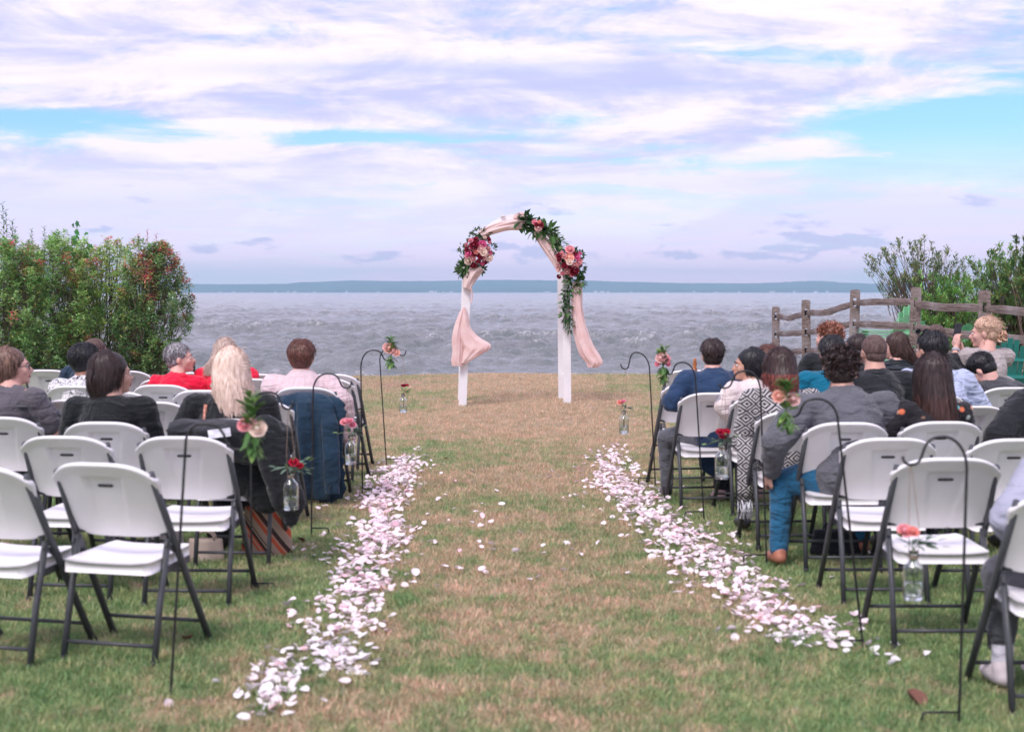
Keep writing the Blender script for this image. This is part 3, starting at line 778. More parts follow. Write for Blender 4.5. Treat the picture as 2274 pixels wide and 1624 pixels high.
# ------------------------------------------------------------------ fence
def build_fence():
    posts = [(1724, 680, 29.0, .15, 'leftmost and lowest'), (1792, 665, 27.0, .16, 'second from left'), (1896, 642, 24.3, .165, 'third'), (2030, 637, 21.8, .155, 'fourth'), (2187, 643, 19.7, .160, 'fifth'), (2420, 650, 17.5, .18, 'sixth')]
    e0 = P(1724, 680, 29.0); e = empty('split_rail_fence', (e0.x, e0.y, gz(e0.x, e0.y)))
    tag(e, 'weathered grey brown split rail fence stepping down to the lake at right', 'fence')
    off = e.location; tops = []
    rnd = random.Random(4)
    railh = [[1.03, .68, .30], [1.13, .75, .38], [1.345, .955, .56], [1.34, .925, .52], [1.27, .86, .46], [1.2, .8, .42]]
    def zat(px, y, d): return P(px, y, d).z
    railh[0] = [zat(1724, 702, 29), zat(1724, 742, 29), zat(1724, 786, 29)]
    railh[1] = [zat(1792, 694, 27), zat(1792, 737, 27), zat(1792, 778, 27)]
    railh[2] = [zat(1896, 672, 24.3), zat(1896, 718, 24.3), zat(1896, 766, 24.3)]
    railh[3] = [zat(2030, 672, 21.8), zat(2030, 727, 21.8), zat(2030, 778, 21.8)]
    railh[4] = [zat(2187, 683, 19.7), zat(2187, 748, 19.7), zat(2187, 800, 19.7)]
    railh[5] = [zat(2420, 700, 17.5), zat(2420, 768, 17.5), zat(2420, 830, 17.5)]
    for i, (px, py, d, w, nm) in enumerate(posts):
        t = P(px, py, d); g = gz(t.x, t.y)-.1; t.z -= 0; base = V((t.x, t.y, g))-off; H = t.z-g
        mb = MB(); lean = rnd.uniform(-.03, .03)
        ang = -.25
        rot = Matrix.Rotation(ang, 3, 'Z')
        hw = .052; segs = 12
        for s in (-1, 1):    # two cheeks
            vs = []; cw = (w-hw)/2; ccx = s*(hw/2+cw/2)
            for k in range(segs+1):
                z = H*k/segs; j = [rnd.uniform(-.004, .004) for _ in range(4)]
                for q, (ax, ay) in enumerate(((-1, -1), (1, -1), (1, 1), (-1, 1))):
                    inner = (ax*s < 0)
                    jj = 0 if inner else j[q]
                    kk = .9 if k == segs else 1
                    v = rot @ V((ccx+ax*cw/2+jj, ay*(w*.42)*kk+j[(q+1) % 4]*.7, z - (.02*abs(ax) if k == segs and not inner else 0)))
                    vs.append(base+v+V((lean*z/H, 0, 0)))
            fs = []
            for k in range(segs):
                for q in range(4):
                    q2 = (q+1) % 4; fs.append((k*4+q, k*4+q2, k*4+4+q2, k*4+4+q))
            fs += [(3, 2, 1, 0), tuple(segs*4+q for q in range(4))]
            mb.add(vs, fs)
        hs = sorted([h-(g) for h in railh[i]]); zprev = 0; blocks = []
        for hz in hs:
            blocks.append((zprev, hz-.062)); zprev = hz+.075
        blocks.append((zprev, H-.004))
        for a, b in blocks:
            if b > a: mb.box(base+V((lean*(a+b)/2/H, 0, (a+b)/2)), (hw-.0004+.001, w*.80, b-a), rot)
        mb.build('post', M['oldwood'], e, False)
        tops.append((base, railh[i], t))
    for i in range(len(tops)-1):
        for k in range(3):
            a = tops[i][0].copy(); a.z = tops[i][1][k]-off.z; b = tops[i+1][0].copy(); b.z = tops[i+1][1][k]-off.z
            dirv = (b-a).normalized(); a2 = a-dirv*.10+V((0, 0, -.012*(i % 2))); b2 = b+dirv*.10+V((0, 0, .012*((i+1) % 2)))
            n = 14; pts = []; rs = []
            sag = rnd.uniform(-.03, .03) - (.03 if i < 2 else 0)
            for j in range(n+1):
                t = j/n; p = a2.lerp(b2, t); p.z += sag*math.sin(math.pi*t)+.022*noise.noise(V((t*3.5+i*3, k*5, 0)))*(1 if 0 < j < n else 0)*(1.6 if i < 2 else 1)
                pts.append(p); rs.append(.058*min(1, .55+2.6*min(t, 1-t))*(1+.12*noise.noise(V((t*5, i, k)))))
            o = MB(); vs = []; side = V((dirv.y, -dirv.x, 0)).normalized()
            prof = [(-.62, -.9), (.5, -1), (.72, .0), (.55, .95), (-.3, 1.05), (-.7, .3)]
            # local mesh with x along the rail so that the grain follows it
            L = (b2-a2).length; mx = Matrix((dirv, side, dirv.cross(side))).transposed().to_4x4(); mx.translation = a2
            inv = mx.inverted()
            for p, r in zip(pts, rs):
                for (u, w_) in prof:
                    jit = 1+.10*noise.noise(V((p.x*3, p.y*3, u*2+w_)))
                    vs.append(inv @ (p + side*u*r*.72*jit + V((0, 0, 1))*w_*r*.95*jit))
            fs = []; m = len(prof)
            for j in range(n):
                for q in range(m): fs.append((j*m+q, j*m+(q+1) % m, (j+1)*m+(q+1) % m, (j+1)*m+q))
            fs += [tuple(range(m-1, -1, -1)), tuple(n*m+q for q in range(m))]
            o.add(vs, fs); ob = o.build('rail', M['oldwood'], e, False); ob.matrix_local = mx
build_fence()

# plastic garden chairs beyond the fence
def garden_chair(px, pytop, d, rz, c, label, scale=1):
    m = plain('garden_chair_plastic_'+label.split()[0], c, .45, .05, 4, 0)
    t = P(px, pytop, d); g = gz(t.x, t.y); H = max(.85, t.z-g); e = empty('garden_chair', (t.x, t.y, g), rz); tag(e, label, 'garden chair')
    s = H/1.0
    # fan back of seven slats, curved top
    for i in range(7):
        mb = MB(); a = (i-3)/3
        top = 1.0-.26*a*a; w = .078
        pts = []
        for k in range(7):
            q = k/6; z = .30+(top-.30)*q; pts.append((a*(.20+.07*q), -.16-.26*q-.02*a*a*-1, z))
        vs = []
        for p in pts:
            ww = w*(.42+.10*(p[2]-.3)/.7)
            for sx, sy in ((-1, -.008), (1, -.008), (1, .012), (-1, .012)): vs.append(V((p[0]+sx*ww, p[1]+sy, p[2]))*s)
        fs = []
        for k in range(6):
            for q in range(4): fs.append((k*4+q, k*4+(q+1) % 4, k*4+4+(q+1) % 4, k*4+4+q))
        fs += [(3, 2, 1, 0), (24, 25, 26, 27)]
        mb.add(vs, fs); mb.build('back_slat', m, e, False)
    for k, (z, wd) in enumerate(((.42, .50), (.68, .56))):
        mb = MB(); mb.box(V((0, -.16-.26*(z-.3)/.7-.022, z))*s, (wd*s, .02, .05*s)); mb.build('back_rail', m, e, False)
    for k in range(5):
        mb = MB(); mb.box(V((0, -.12+.105*k, .30+.02*k))*s, (.50*s, .09*s, .02)); mb.build('seat_slat', m, e, False)
    for sx in (-1, 1):
        mb = MB(); mb.box(V((sx*.33, .06, .58))*s, (.13*s, .72*s, .025)); mb.build('armrest', m, e, False)
        mb = MB(); mb.box(V((sx*.30, .36, .28))*s, (.05*s, .09*s, .58*s)); mb.build('leg', m, e, False)
        mb = MB(); mb.tube([V((sx*.27, .42, .30))*s, V((sx*.27, -.45, .03))*s], .035*s, 6); mb.build('leg', m, e, False)
    return e
gc0 = garden_chair(1985, 694, 23.9, R(22), (.34, .72, .44), 'light green fan backed plastic garden chair, lowest of the stack behind the fence')
for k_, lb in ((1, 'light green plastic garden chair, second from the bottom of the stack by the lake'), (2, 'light green plastic garden chair, third in the stack by the lake'), (3, 'light green plastic garden chair on top of the stack behind the fence')):
    c_ = copy_tree(gc0); c_.location = gc0.location+V((.006*k_, .02*k_, .045*k_)); tag(c_, lb)
garden_chair(2238, 760, 18.2, R(-15), (.02, .22, .19), 'teal plastic garden chair behind the blonde woman with a phone')
garden_chair(2125, 786, 22.6, R(10), (.20, .60, .33), 'low pale green plastic garden chair under the shrub beyond the fence')

# ------------------------------------------------------------------ folding chair
BH = .84
def chair_proto():
    e = empty('folding_chair', (0, 0, 0))
    # y of the long front-leg tube at height z
    def fy(z): return -.03+.49*(.80-z)/.80
    # backrest
    mb = MB(); nu, nv = 48, 40; Wt, Wb = .236, .208
    def surf(u, v, side):
        top = .845-.075*abs(u)**3.6; bot = .515+.030*abs(u)**7
        z = bot+(top-bot)*v
        w = Wb+(Wt-Wb)*v; x = u*w*(1-.0*abs(u))
        y = fy(z)+.010 - .036*(1-u*u)
        dtop = (top-z)
        rim = max(0, 1-dtop/.048); rim = math.sin(rim*math.pi/2) if rim > 0 else 0
        sr = max(0, (abs(u)-.93)/.07)
        th = .007+.017*rim+.008*sr
        if v > .999: th *= .35
        if abs(u) > .999: th *= .5
        rec = 0
        if True:   # pressed panel with a grip lip
            tz = .785-z; half = .088-.028*min(1, max(0, tz/.2))
            if tz > 0:
                ed = min(1, max(0, (half-abs(x))/.006)); rec = .034*ed*(math.exp(-max(0, tz-.02)/.085))*min(1, tz/.004)
        return V((x, y+side*th+rec, z))
    for side in (-1, 1):
        vs = [surf(-1+2*i/nu, j/nv, side) for j in range(nv+1) for i in range(nu+1)]; fs = []
        for j in range(nv):
            for i in range(nu):
                a = j*(nu+1)+i; q = (a, a+1, a+nu+2, a+nu+1); fs.append(q if side < 0 else q[::-1])
        mb.add(vs, fs)
    n1 = (nu+1)*(nv+1)
    edge = [i for i in range(nu+1)]+[j*(nu+1)+nu for j in range(1, nv+1)]+[nv*(nu+1)+i for i in range(nu-1, -1, -1)]+[j*(nu+1) for j in range(nv-1, 0, -1)]
    for a, b in zip(edge, edge[1:]+edge[:1]): mb.f.append((a, a+n1, b+n1, b)); mb.c.append((1, 1, 1))
    back = mb.build('backrest', M['plastic'], e)
    # label plate with lettering on the rear
    zc = .742; yb = surf(0, (zc-.515)/.33, -1).y
    tilt = math.atan2(fy(.7)-fy(.8), .1)
    b = MB(); pl = []
    for k in range(20):
        a = 2*math.pi*k/20; cx_ = math.copysign(abs(math.cos(a))**.45, math.cos(a)); cz_ = math.copysign(abs(math.sin(a))**.7, math.sin(a))
        pl.append((cx_*.034, cz_*.0068))
    def plate(x, z, o): return V((x, yb-o+(-z)*math.tan(tilt)*1.0, zc+z))
    vs = [plate(x, z, .0035) for x, z in pl]+[plate(x, z, -.004) for x, z in pl]
    b.add(vs, [tuple(range(20))]+[(k, k+20, (k+1) % 20+20, (k+1) % 20) for k in range(20)])
    badge = b.build('badge', M['badge'], back, False)
    fc = bpy.data.curves.new('lettering', 'FONT'); fc.body = 'LIFETIME'; fc.size = .0125; fc.align_x = 'CENTER'; fc.align_y = 'CENTER'; fc.extrude = .0002
    fo = bpy.data.objects.new('lettering_src', fc); COL.objects.link(fo)
    dg = bpy.context.evaluated_depsgraph_get(); me = bpy.data.meshes.new_from_object(fo.evaluated_get(dg)); bpy.data.objects.remove(fo)
    me.name = 'lettering'; me.materials.clear(); me.materials.append(M['badge_text'])
    for v in me.vertices:
        x, y = v.co.x*.92, v.co.y; v.co = plate(x, y, .0040+v.co.z)
    o = bpy.data.objects.new('lettering', me); COL.objects.link(o); adopt(o, back)
    # seat: moulded slab with down-turned rim
    mb = MB(); nu, nv = 16, 16
    def seat(u, v, top):
        hw = .197-.010*v; y = -.015+.405*v; x = u*hw
        if v < .08: x *= .93+.07*math.sqrt(v/.08)
        if v > .90: x *= .90+.10*math.sqrt((1-v)/.10)
        z = .432+.012*v+.010*(abs(u)**3)-.006*(1-u*u)*math.sin(v*math.pi)
        e1 = max(0, abs(u)-.9)/.1; e2 = max(0, .06-v)/.06; e3 = max(0, v-.94)/.06; em = max(e1, e2, e3)
        z -= .010*em*em
        if not top: z = .432-.050+.012*v
        return V((x, y, z))
    for top in (True, False):
        vs = [seat(-1+2*i/nu, j/nv, top) for j in range(nv+1) for i in range(nu+1)]; fs = []
        for j in range(nv):
            for i in range(nu):
                a = j*(nu+1)+i; q = (a, a+1, a+nu+2, a+nu+1); fs.append(q if top else q[::-1])
        mb.add(vs, fs)
    n1 = (nu+1)*(nv+1); edge = [i for i in range(nu+1)]+[j*(nu+1)+nu for j in range(1, nv+1)]+[nv*(nu+1)+i for i in range(nu-1, -1, -1)]+[j*(nu+1) for j in range(nv-1, 0, -1)]
    for a, b_ in zip(edge, edge[1:]+edge[:1]): mb.f.append((a, b_, b_+n1, a+n1)); mb.c.append((1, 1, 1))
    mb.build('seat', M['plastic'], e)
    for s in (-1, 1):
        mb = MB(); mb.tube([(s*.212, fy(.80)+.012, .80), (s*.222, fy(.55), .55), (s*.226, fy(.3), .3), (s*.232, fy(.012), .012)], [.0138]*4, 10, True, 1.3, (1, 0, 0)); lg = mb.build('leg', M['steel'], e)
        mb = MB(); mb.tube([(s*.232, fy(.03)-.0, .03), (s*.2325, fy(.0), .0)], .0165, 10, True, 1.3, (1, 0, 0)); mb.build('foot_cap', M['rubber'], lg)
        mb = MB(); mb.tube([(s*.206, fy(.50)-.022, .51), (s*.205, .055, .25), (s*.207, .0, .010)], [.013]*3, 10, True, 1.3, (1, 0, 0)); lg = mb.build('leg', M['steel'], e)
        mb = MB(); mb.tube([(s*.207, .002, .03), (s*.207, -.001, .0)], .016, 10, True, 1.3, (1, 0, 0)); mb.build('foot_cap', M['rubber'], lg)
        mb = MB(); mb.box((s*.2035, .20, .386), (.006, .25, .030), Matrix.Rotation(.06, 3, 'X')); mb.box((s*.2145, fy(.47)-.035, .475), (.006, .09, .022), Matrix.Rotation(-.5, 3, 'X'))
        mb.build('seat_bracket', M['steel'], e, False)
    mb = MB(); mb.tube([(-.205, .018, .085), (.205, .018, .085)], .0085, 8); mb.build('crossbar', M['steel'], e)
    mb = MB(); mb.tube([(-.23, fy(.11), .11), (.23, fy(.11), .11)], .0085, 8); mb.build('crossbar', M['steel'], e)
    mb = MB(); mb.tube([(-.225, fy(.53), .53), (.225, fy(.53), .53)], .008, 8); mb.build('crossbar', M['steel'], e)
    return e
CH = chair_proto()
GL, GR_ = 'white folding chairs left of the aisle', 'white folding chairs right of the aisle'
DARK_BACK = None
CHAIRS = [  # x, y of the top edge of the back, turn in degrees (positive = clockwise), label, group
 (226, 1037, 14, 'empty white folding chair nearest the camera on the left, seen whole', GL),
 (-52, 1038, 14, 'white folding chair of the nearest left row, cut by the left edge', GL),
 (143, 967, 5, 'empty white folding chair just behind the nearest whole chair, left of its neighbour', GL),
 (405, 978, 3, 'empty white folding chair behind the front black hook pole, left of aisle', GL),
 (0, 928, 4, 'white folding chair at left edge right behind the woman in grey', GL),
 (232, 936, 3, 'white folding chair that the brown haired woman in black sits on', GL),
 (508, 933, 3, 'white folding chair under the long blonde woman, black coat over its back', GL),
 (168, 895, 3, 'white folding chair between the grey shirt and the black top, left side', GL),
 (338, 898, 3, 'empty white folding chair right of the brown haired woman in black', GL),
 (570, 893, 3, 'white folding chair left of the hanging navy jacket, next to the blonde hair', GL),
 (167, 857, 5, 'white folding chair of the woman in the white black patterned blouse', GL),
 (258, 877, 3, 'white folding chair mostly hidden behind the brown haired woman', GL),
 (359, 859, 5, 'white folding chair with badge just below the woman in red', GL),
 (455, 875, 3, 'empty white folding chair between red jacket and black sleeve', GL),
 (106, 827, 5, 'white folding chair below the hedge, behind the grey woman and navy man', GL),
 (280, 829, 4, 'white folding chair in far row left of the grey haired woman', GL),
 (368, 843, 4, 'white folding chair under the grey haired woman in red', GL),
 (443, 829, 4, 'white folding chair in far row right of the grey haired woman', GL),
 (556, 845, 3, 'white folding chair of the second blonde woman in red', GL),
 (575, 831, 3, 'white folding chair of the far row left of the pink blouse', GL),
 (679, 866, 4, 'white folding chair with a navy suit jacket hanging over its back', GL),
 (738, 833, 8, 'far row white folding chair at the aisle, right of the pink blouse', GL),
 (722, 846, 8, 'second white folding chair at the aisle behind the pink blouse', GL),
 (2104, 1020, 0, 'empty white folding chair behind the nearest right hook with bottle', GR_),
 (2392, 1089, 0, 'white folding chair at the lower right corner under the person in grey sweatshirt', GR_),
 (1975, 972, 0, 'empty white folding chair directly right of the bare front hook pole, right side', GR_),
 (2256, 972, -2, 'white folding chair at right edge beside the grey sleeve', GR_),
 (1879, 936, -1, 'white folding chair of the curly haired man in grey suit', GR_),
 (2091, 934, -2, 'white folding chair of the long haired woman in floral top', GR_),
 (1765, 912, -3, 'white folding chair under the woman in patterned black white shawl', GR_),
 (1697, 878, -6, 'white folding chair under the woman with floral scarf', GR_),
 (1580, 871, -5, 'white folding chair of the man in navy suit', GR_),
 (1535, 849, -8, 'empty white folding chair left of the navy suit, second at the aisle', GR_),
 (1530, 821, -8, 'far empty white folding chair at the aisle on the right side', GR_),
 (1815, 815, 0, 'white folding chair under the red curly haired person', GR_),
 (2050, 827, 0, 'white folding chair behind the black shirt of the man with shaved head', GR_),
 (2035, 906, 0, 'white folding chair partly seen between grey suit and long brown hair', GR_),
 (2070, 874, 0, 'white folding chair of the man in light blue shirt', GR_),
 (2198, 832, 0, 'white folding chair under the blonde woman holding a phone', GR_),
 (2243, 859, -2, 'white folding chair of the bowed man in pinstripe jacket', GR_),
 (2157, 900, -2, 'empty white folding chair right of the long brown hair', GR_),
]
CHLOC = []
def place_chairs():
    for i, (px, py, deg, lab, grp) in enumerate(CHAIRS):
        t = G(px, py, BH)
        c = CH if i == 0 else copy_tree(CH)
        a = -R(deg)
        fwd = V((-math.sin(a), math.cos(a), 0))
        o = V((t.x, t.y, 0)) + fwd*.03
        o.z = max(0, gz(o.x, o.y))-.002
        c.location = o; c.rotation_euler = (0, 0, a); tag(c, lab, 'folding chair', grp); CHLOC.append((o, a))
place_chairs()
def chair_extra(px, py, deg, lab, grp, backmat=None):
    c = copy_tree(CH); t = G(px, py, BH); a = -R(deg); o = V((t.x, t.y, 0))+V((-math.sin(a), math.cos(a), 0))*.03; o.z = max(0, gz(o.x, o.y))-.002
    c.location = o; c.rotation_euler = (0, 0, a); tag(c, lab, 'folding chair', grp)
    if backmat:
        for k in KIDS[c.name]:
            if k.name.startswith(('backrest', 'seat')) and not k.name.startswith('seat_b'):
                k.data = k.data.copy(); k.data.materials.clear(); k.data.materials.append(backmat)
    return c
chair_extra(48, 906, -8, 'charcoal folding chair under the woman in grey at the left edge', None, M['steel'])

# ------------------------------------------------------------------ shepherd hooks, bottles, sprays
def hook(foot, top, low, tip, barx, label, cat='shepherd hook'):
    """foot, pole shoulder/top of bow, low point of hook, tip: photo points in the hook's own plane"""
    g = G(*foot); d = g.y; e = empty('shepherd_hook', (g.x, g.y, 0)); tag(e, label, cat, 'black shepherd hooks along the aisle')
    pole_x = P(top[0], top[1], d); pts = [V((0, 0, -.05))]
    Pp = [P(q[0], q[1], d)-V((g.x, g.y, 0)) for q in (top[1:] if False else [])]
    sh = P(*top['shoulder'], d)-V((g.x, g.y, 0)) if isinstance(top, dict) else None
    return e
def hook2(foot, shoulder, apex, low, tip, bar, label):
    g = G(*foot); d = g.y; o = V((g.x, g.y, 0)); e = empty('shepherd_hook', o); tag(e, label, 'shepherd hook', 'black shepherd hooks along the aisle')
    S, A, Lw, T = [P(q[0], q[1], d)-o for q in (shoulder, apex, low, tip)]
    sg = 1 if Lw.x > S.x else -1
    pts = [V((0, 0, -.03)), V((0, 0, .0)), V((S.x*.5, 0, S.z*.5)), S.copy()]
    # bow: quarter ellipse shoulder to apex, then apex down to the low point in an S
    for k in range(1, 9):
        a = math.pi/2*k/8; pts.append(V((S.x+(A.x-S.x)*(1-math.cos(a)), 0, S.z+(A.z-S.z)*math.sin(a))))
    M1 = V((A.x+(Lw.x-A.x)*.62, 0, A.z+(Lw.z-A.z)*.50))
    def bez(a, b, c, d_, n):
        return [a*(1-t)**3+b*3*t*(1-t)**2+c*3*t*t*(1-t)+d_*t**3 for t in [(i+1)/n for i in range(n)]]
    dx = M1.x-A.x
    pts += bez(A, A+V((dx*.7, 0, 0)), M1+V((-dx*.15, 0, (A.z-M1.z)*.6)), M1, 7)
    dl = Lw.x-M1.x
    pts += bez(M1, M1+V((dl*.2, 0, -(M1.z-Lw.z)*.6)), Lw+V((-dl*.7, 0, 0)), Lw, 6)
    pts += bez(Lw, Lw+V((abs(T.x-Lw.x)*.7*sg, 0, 0)), T+V((0, 0, -(T.z-Lw.z)*.5)), T, 5)
    mb = MB(); mb.tube(pts, .0052, 8); mb.build('pole', M['iron'], e)
    if bar is None: return V((o.x+Lw.x, o.y, Lw.z)), d
    mb = MB(); bx = bar[0]; B = G(bx, foot[1])-o; bz = .065
    w = (bar[0]-foot[0])/FP*d
    mb.tube([(0, 0, bz), (w*.92, 0, bz), (w*.98, 0, bz-.008), (w, 0, bz-.02), (w, 0, -.02)], .0045, 6)
    mb.build('foot_bar', M['iron'], e)
    return V((o.x+Lw.x, o.y, Lw.z)), d
ROSEMESH = []
def rose_mesh(seed):
    rnd = random.Random(seed); mb = MB(); mb.ell((0, 0, .2), (.42, .42, .5), None, 8, 6)
    for ring, (n, r, h, open_) in enumerate(((4, .30, .62, .05), (5, .52, .60, .28), (6, .74, .42, .6))):
        for k in range(n):
            a = 2*math.pi*(k+.5*ring)/n+rnd.uniform(-.2, .2); t = rnd.uniform(.8, 1.1); mb.cur = (t, t*rnd.uniform(.9, 1), t*rnd.uniform(.9, 1))
            vs = []; da = 2.2*math.pi/n/2*1.25
            for j in range(4):
                q = j/3; rr = r*(.45+.65*math.sin(q*1.5))+open_*q*q*.55
                z = -.35+(h+.35)*q - open_*.35*q*q*q
                for i in range(5):
                    b = a+da*(-1+i/2)*(.5+.6*q); edge = abs(i-2)/2
                    vs.append(V((math.cos(b)*rr*(1+.08*edge), math.sin(b)*rr*(1+.08*edge), z-.14*edge*q)))
            fs = [(j*5+i, j*5+i+1, j*5+i+6, j*5+i+5) for j in range(3) for i in range(4)]
            mb.add(vs, fs)
    me = mb.mesh('rose', True); me.materials.append(M['flower']); return me
for s_ in range(4): ROSEMESH.append(rose_mesh(s_))
LEAFP = []
for s_, asp in enumerate((.30, .42, .60)):
    q_ = MB(); q_.leaf((0, 0, 0), (0, 1, 0), (0, 0, 1), 1, asp, .5)
    vs_ = []; n_ = 5
    mb_ = MB()
    for j in range(n_+1):
        t = j/n_; w = asp/2*math.sin(math.pi*min(1, t**.8))**.8 if 0 < j < n_ else .01
        z = -.18*t*t
        vs_ += [V((-w, t, z+w*.3)), V((0, t, z)), V((w, t, z+w*.3))]
    mb_.add(vs_, [f for j in range(n_) for f in ((j*3, j*3+1, j*3+4, j*3+3), (j*3+1, j*3+2, j*3+5, j*3+4))])
    me_ = mb_.mesh('leaf', True); me_.materials.append(M['leafpart']); LEAFP.append(me_)
def put(name, me, parent, loc, dirv, size, color, up=(0, 0, 1), axis='Z'):
    o = link(name, me, parent); o.location = loc; o.rotation_mode = 'QUATERNION'
    qt = V(dirv).to_track_quat(axis, 'Y' if axis == 'Z' else 'Z')
    o.rotation_quaternion = qt @ Euler((0, 0, random.uniform(0, 6.28)) if axis == 'Z' else (0, random.uniform(-.6, .6), 0)).to_quaternion()
    o.scale = (size, size, size); o.color = (*color, 1); return o
FC = dict(burg=(.22, .008, .03), red=(.45, .01, .04), pink=(.80, .28, .36), hot=(.72, .12, .30), blush=(.86, .55, .52), cream=(.88, .72, .62), peach=(.88, .48, .38), mauve=(.62, .30, .32), coral=(.85, .30, .26), dusty=(.72, .36, .36), rosy=(.86, .36, .40))
LG = dict(deep=(.03, .085, .03), mid=(.07, .16, .045), euc=(.16, .25, .19), light=(.18, .30, .08), grey=(.12, .19, .13))
def bottle(hangpt, d, top_y, bot_y, cx, flowers, label, flabel, leafc='euc', leaves=(9, .05, 1), seed=0, dark=False):
    rnd = random.Random(seed)
    T = P(cx, top_y, d); B = P(cx, bot_y, d); Hh = T.z-B.z
    e = empty('glass_bottle', (T.x, T.y, B.z)); tag(e, label, 'glass bottle', 'hanging glass bottle vases')
    r = Hh*.205
    prof = [(r*.02, .004), (r*.85, .0), (r, .012), (r, Hh*.62), (r*.93, Hh*.68), (r*.55, Hh*.76), (r*.42, Hh*.82), (r*.40, Hh*.95), (r*.48, Hh*.955), (r*.48, Hh),
            (r*.36, Hh), (r*.33, Hh*.82), (r*.46, Hh*.755), (r*.86, Hh*.675), (r*.92, Hh*.62), (r*.92, .02), (r*.75, .012), (r*.02, .010)]
    mb = MB(); mb.lathe(prof, n=24); mb.build('glass', M['glass'], e)
    mb = MB(); wr = r*.915; mb.lathe([(wr*.1, .0125), (wr*.8, .0132), (wr, .022), (wr, Hh*.34), (wr*.05, Hh*.34)], n=20); mb.build('water', M['vase_water'], e)
    hp = hangpt-e.location
    mb = MB(); nz = Hh*.86
    for s in (-1, 1):
        mb.tube([(s*r*.44, 0, nz), (s*r*.5, .002, nz+(hp.z-nz)*.35), (hp.x+s*.004, 0, hp.z-.02), (hp.x, 0, hp.z)], .0014, 5)
    for k in range(3):
        mb.tube([(r*.45*math.cos(a), r*.45*math.sin(a), nz+.003*k) for a in [2*math.pi*i/10 for i in range(11)]], .0015, 4, False)
    mb.build('twine', M['twine'], e)
    sp = empty('rose_bunch', (T.x, T.y, T.z)); tag(sp, flabel, 'flowers', 'flowers in the hanging bottles')
    mb = MB()
    for s in range(3): mb.tube([(rnd.uniform(-.006, .006), 0, -Hh*.75), (0, 0, 0), (rnd.uniform(-.03, .03), 0, .04)], .0018, 5)
    mb.build('stem', plain_green, sp)
    for (fx, fy_, rr, col) in flowers:
        p = P(fx, fy_, d-.02+rnd.uniform(-.02, .02))-sp.location
        put('rose', rnd.choice(ROSEMESH), sp, p, (p.x*3, -.6+rnd.uniform(-.3, .3), .8), rr/FP*d*.92, FC[col])
    nl, ls, spread = leaves
    for k in range(nl):
        a = rnd.uniform(0, 6.28); dr = V((math.cos(a), math.sin(a)*.5, rnd.uniform(-.35, .6)))
        if rnd.random() < .6: dr.x = abs(dr.x)*(1 if spread > 0 else -1)
        p = V((dr.x*.015, 0, .02))+dr*rnd.uniform(0, .03)*abs(spread)
        put('leaf', LEAFP[1 if leafc != 'euc' else 2], sp, p, dr, ls*rnd.uniform(.7, 1.3), mul(LG[leafc], rnd.uniform(.8, 1.3)), axis='Y')
        if k % 3 == 0:
            p2 = p+dr*ls; put('leaf', LEAFP[1], sp, p2, dr+V((0, 0, .3)), ls*.7, mul(LG['light' if k % 2 else leafc], rnd.uniform(.8, 1.3)), axis='Y')
plain_green = plain('flower_stem_green', (.12, .22, .06), .6, .2, 30, 0)
def spray(low, d, box, flowers, label, seed=0, leafc='mid', up=.5):
    rnd = random.Random(seed); x0, y0, x1, y1 = box
    c = P((x0+x1)/2, (y0+y1)/2, d-.02); e = empty('flower_spray', c); tag(e, label, 'flowers', 'flower sprays tied to the hooks')
    T = P((x0+x1)/2, y0, d-.02)-c; B = P((x0+x1)/2, y1, d-.02)-c; wd = (x1-x0)/2/FP*d
    mb = MB()
    for k in range(4): mb.tube([T*.5+V((rnd.uniform(-.02, .02), 0, 0)), V((rnd.uniform(-.006, .006), 0, 0)), B+V((rnd.uniform(-.012, .012), 0, rnd.uniform(0, .03)))], .0022, 5)
    mb.build('stem', plain_green, e)
    tiem = MB(); tiem.tube([(.008*math.cos(a), .008*math.sin(a), B.z*.35) for a in [2*math.pi*i/8 for i in range(9)]], .003, 5, False); tiem.build('tie', M['twine'], e)
    for (fx, fy_, rr, col) in flowers:
        p = P(fx, fy_, d-.05)-c; put('rose', rnd.choice(ROSEMESH), e, p, (p.x*3, -1.0, .45), rr/FP*d*.92, FC[col])
    n = 110
    for k in range(n):
        t = rnd.random(); z = T.z+(B.z-T.z)*t*.88; w = wd*(1-.55*abs(t-.45)*1.6)*.75
        a = rnd.uniform(0, 6.28); p = V((math.cos(a)*w*rnd.random()*.55, math.sin(a)*.02-.01, z)); dr = V((math.cos(a), math.sin(a)*.8-.2, (.8 if t < .6 else -.7)+rnd.uniform(-.4, .4)))
        put('leaf', LEAFP[rnd.choice((0, 1))], e, p, dr, rnd.uniform(.032, .060), mul(LG[leafc if rnd.random() < .7 else 'light'], rnd.uniform(.8, 1.5)), axis='Y')

# left side hooks
lw, d = hook2((378, 1555), (412, 985), (448, 940), (530, 998), (552, 984), None, 'nearest black shepherd hook left of the aisle, in front of an empty white chair')
spray(lw, d, (528, 872, 592, 1020), [(542, 943, 15, 'rosy'), (572, 951, 19, 'cream'), (560, 938, 10, 'blush')], 'spray of pink and cream roses on the nearest left hook', 1)
lw, d = hook2((559, 1322), (556, 905), (592, 870), (641, 908), (650, 890), (610, 0), 'black shepherd hook beside the blonde woman, holding the bottle with a red rose')
bottle(lw, d, 1046, 1131, 645, [(652, 1026, 11, 'red'), (664, 1033, 9, 'red')], 'clear glass bottle hanging over the black coat, left of aisle', 'dark red rose with eucalyptus above the black coat', 'grey', (20, .055, 1), 3)
lw, d = hook2((691, 1194), (695, 868), (726, 829), (771, 861), (780, 845), (730, 0), 'black shepherd hook in front of the hanging navy jacket')
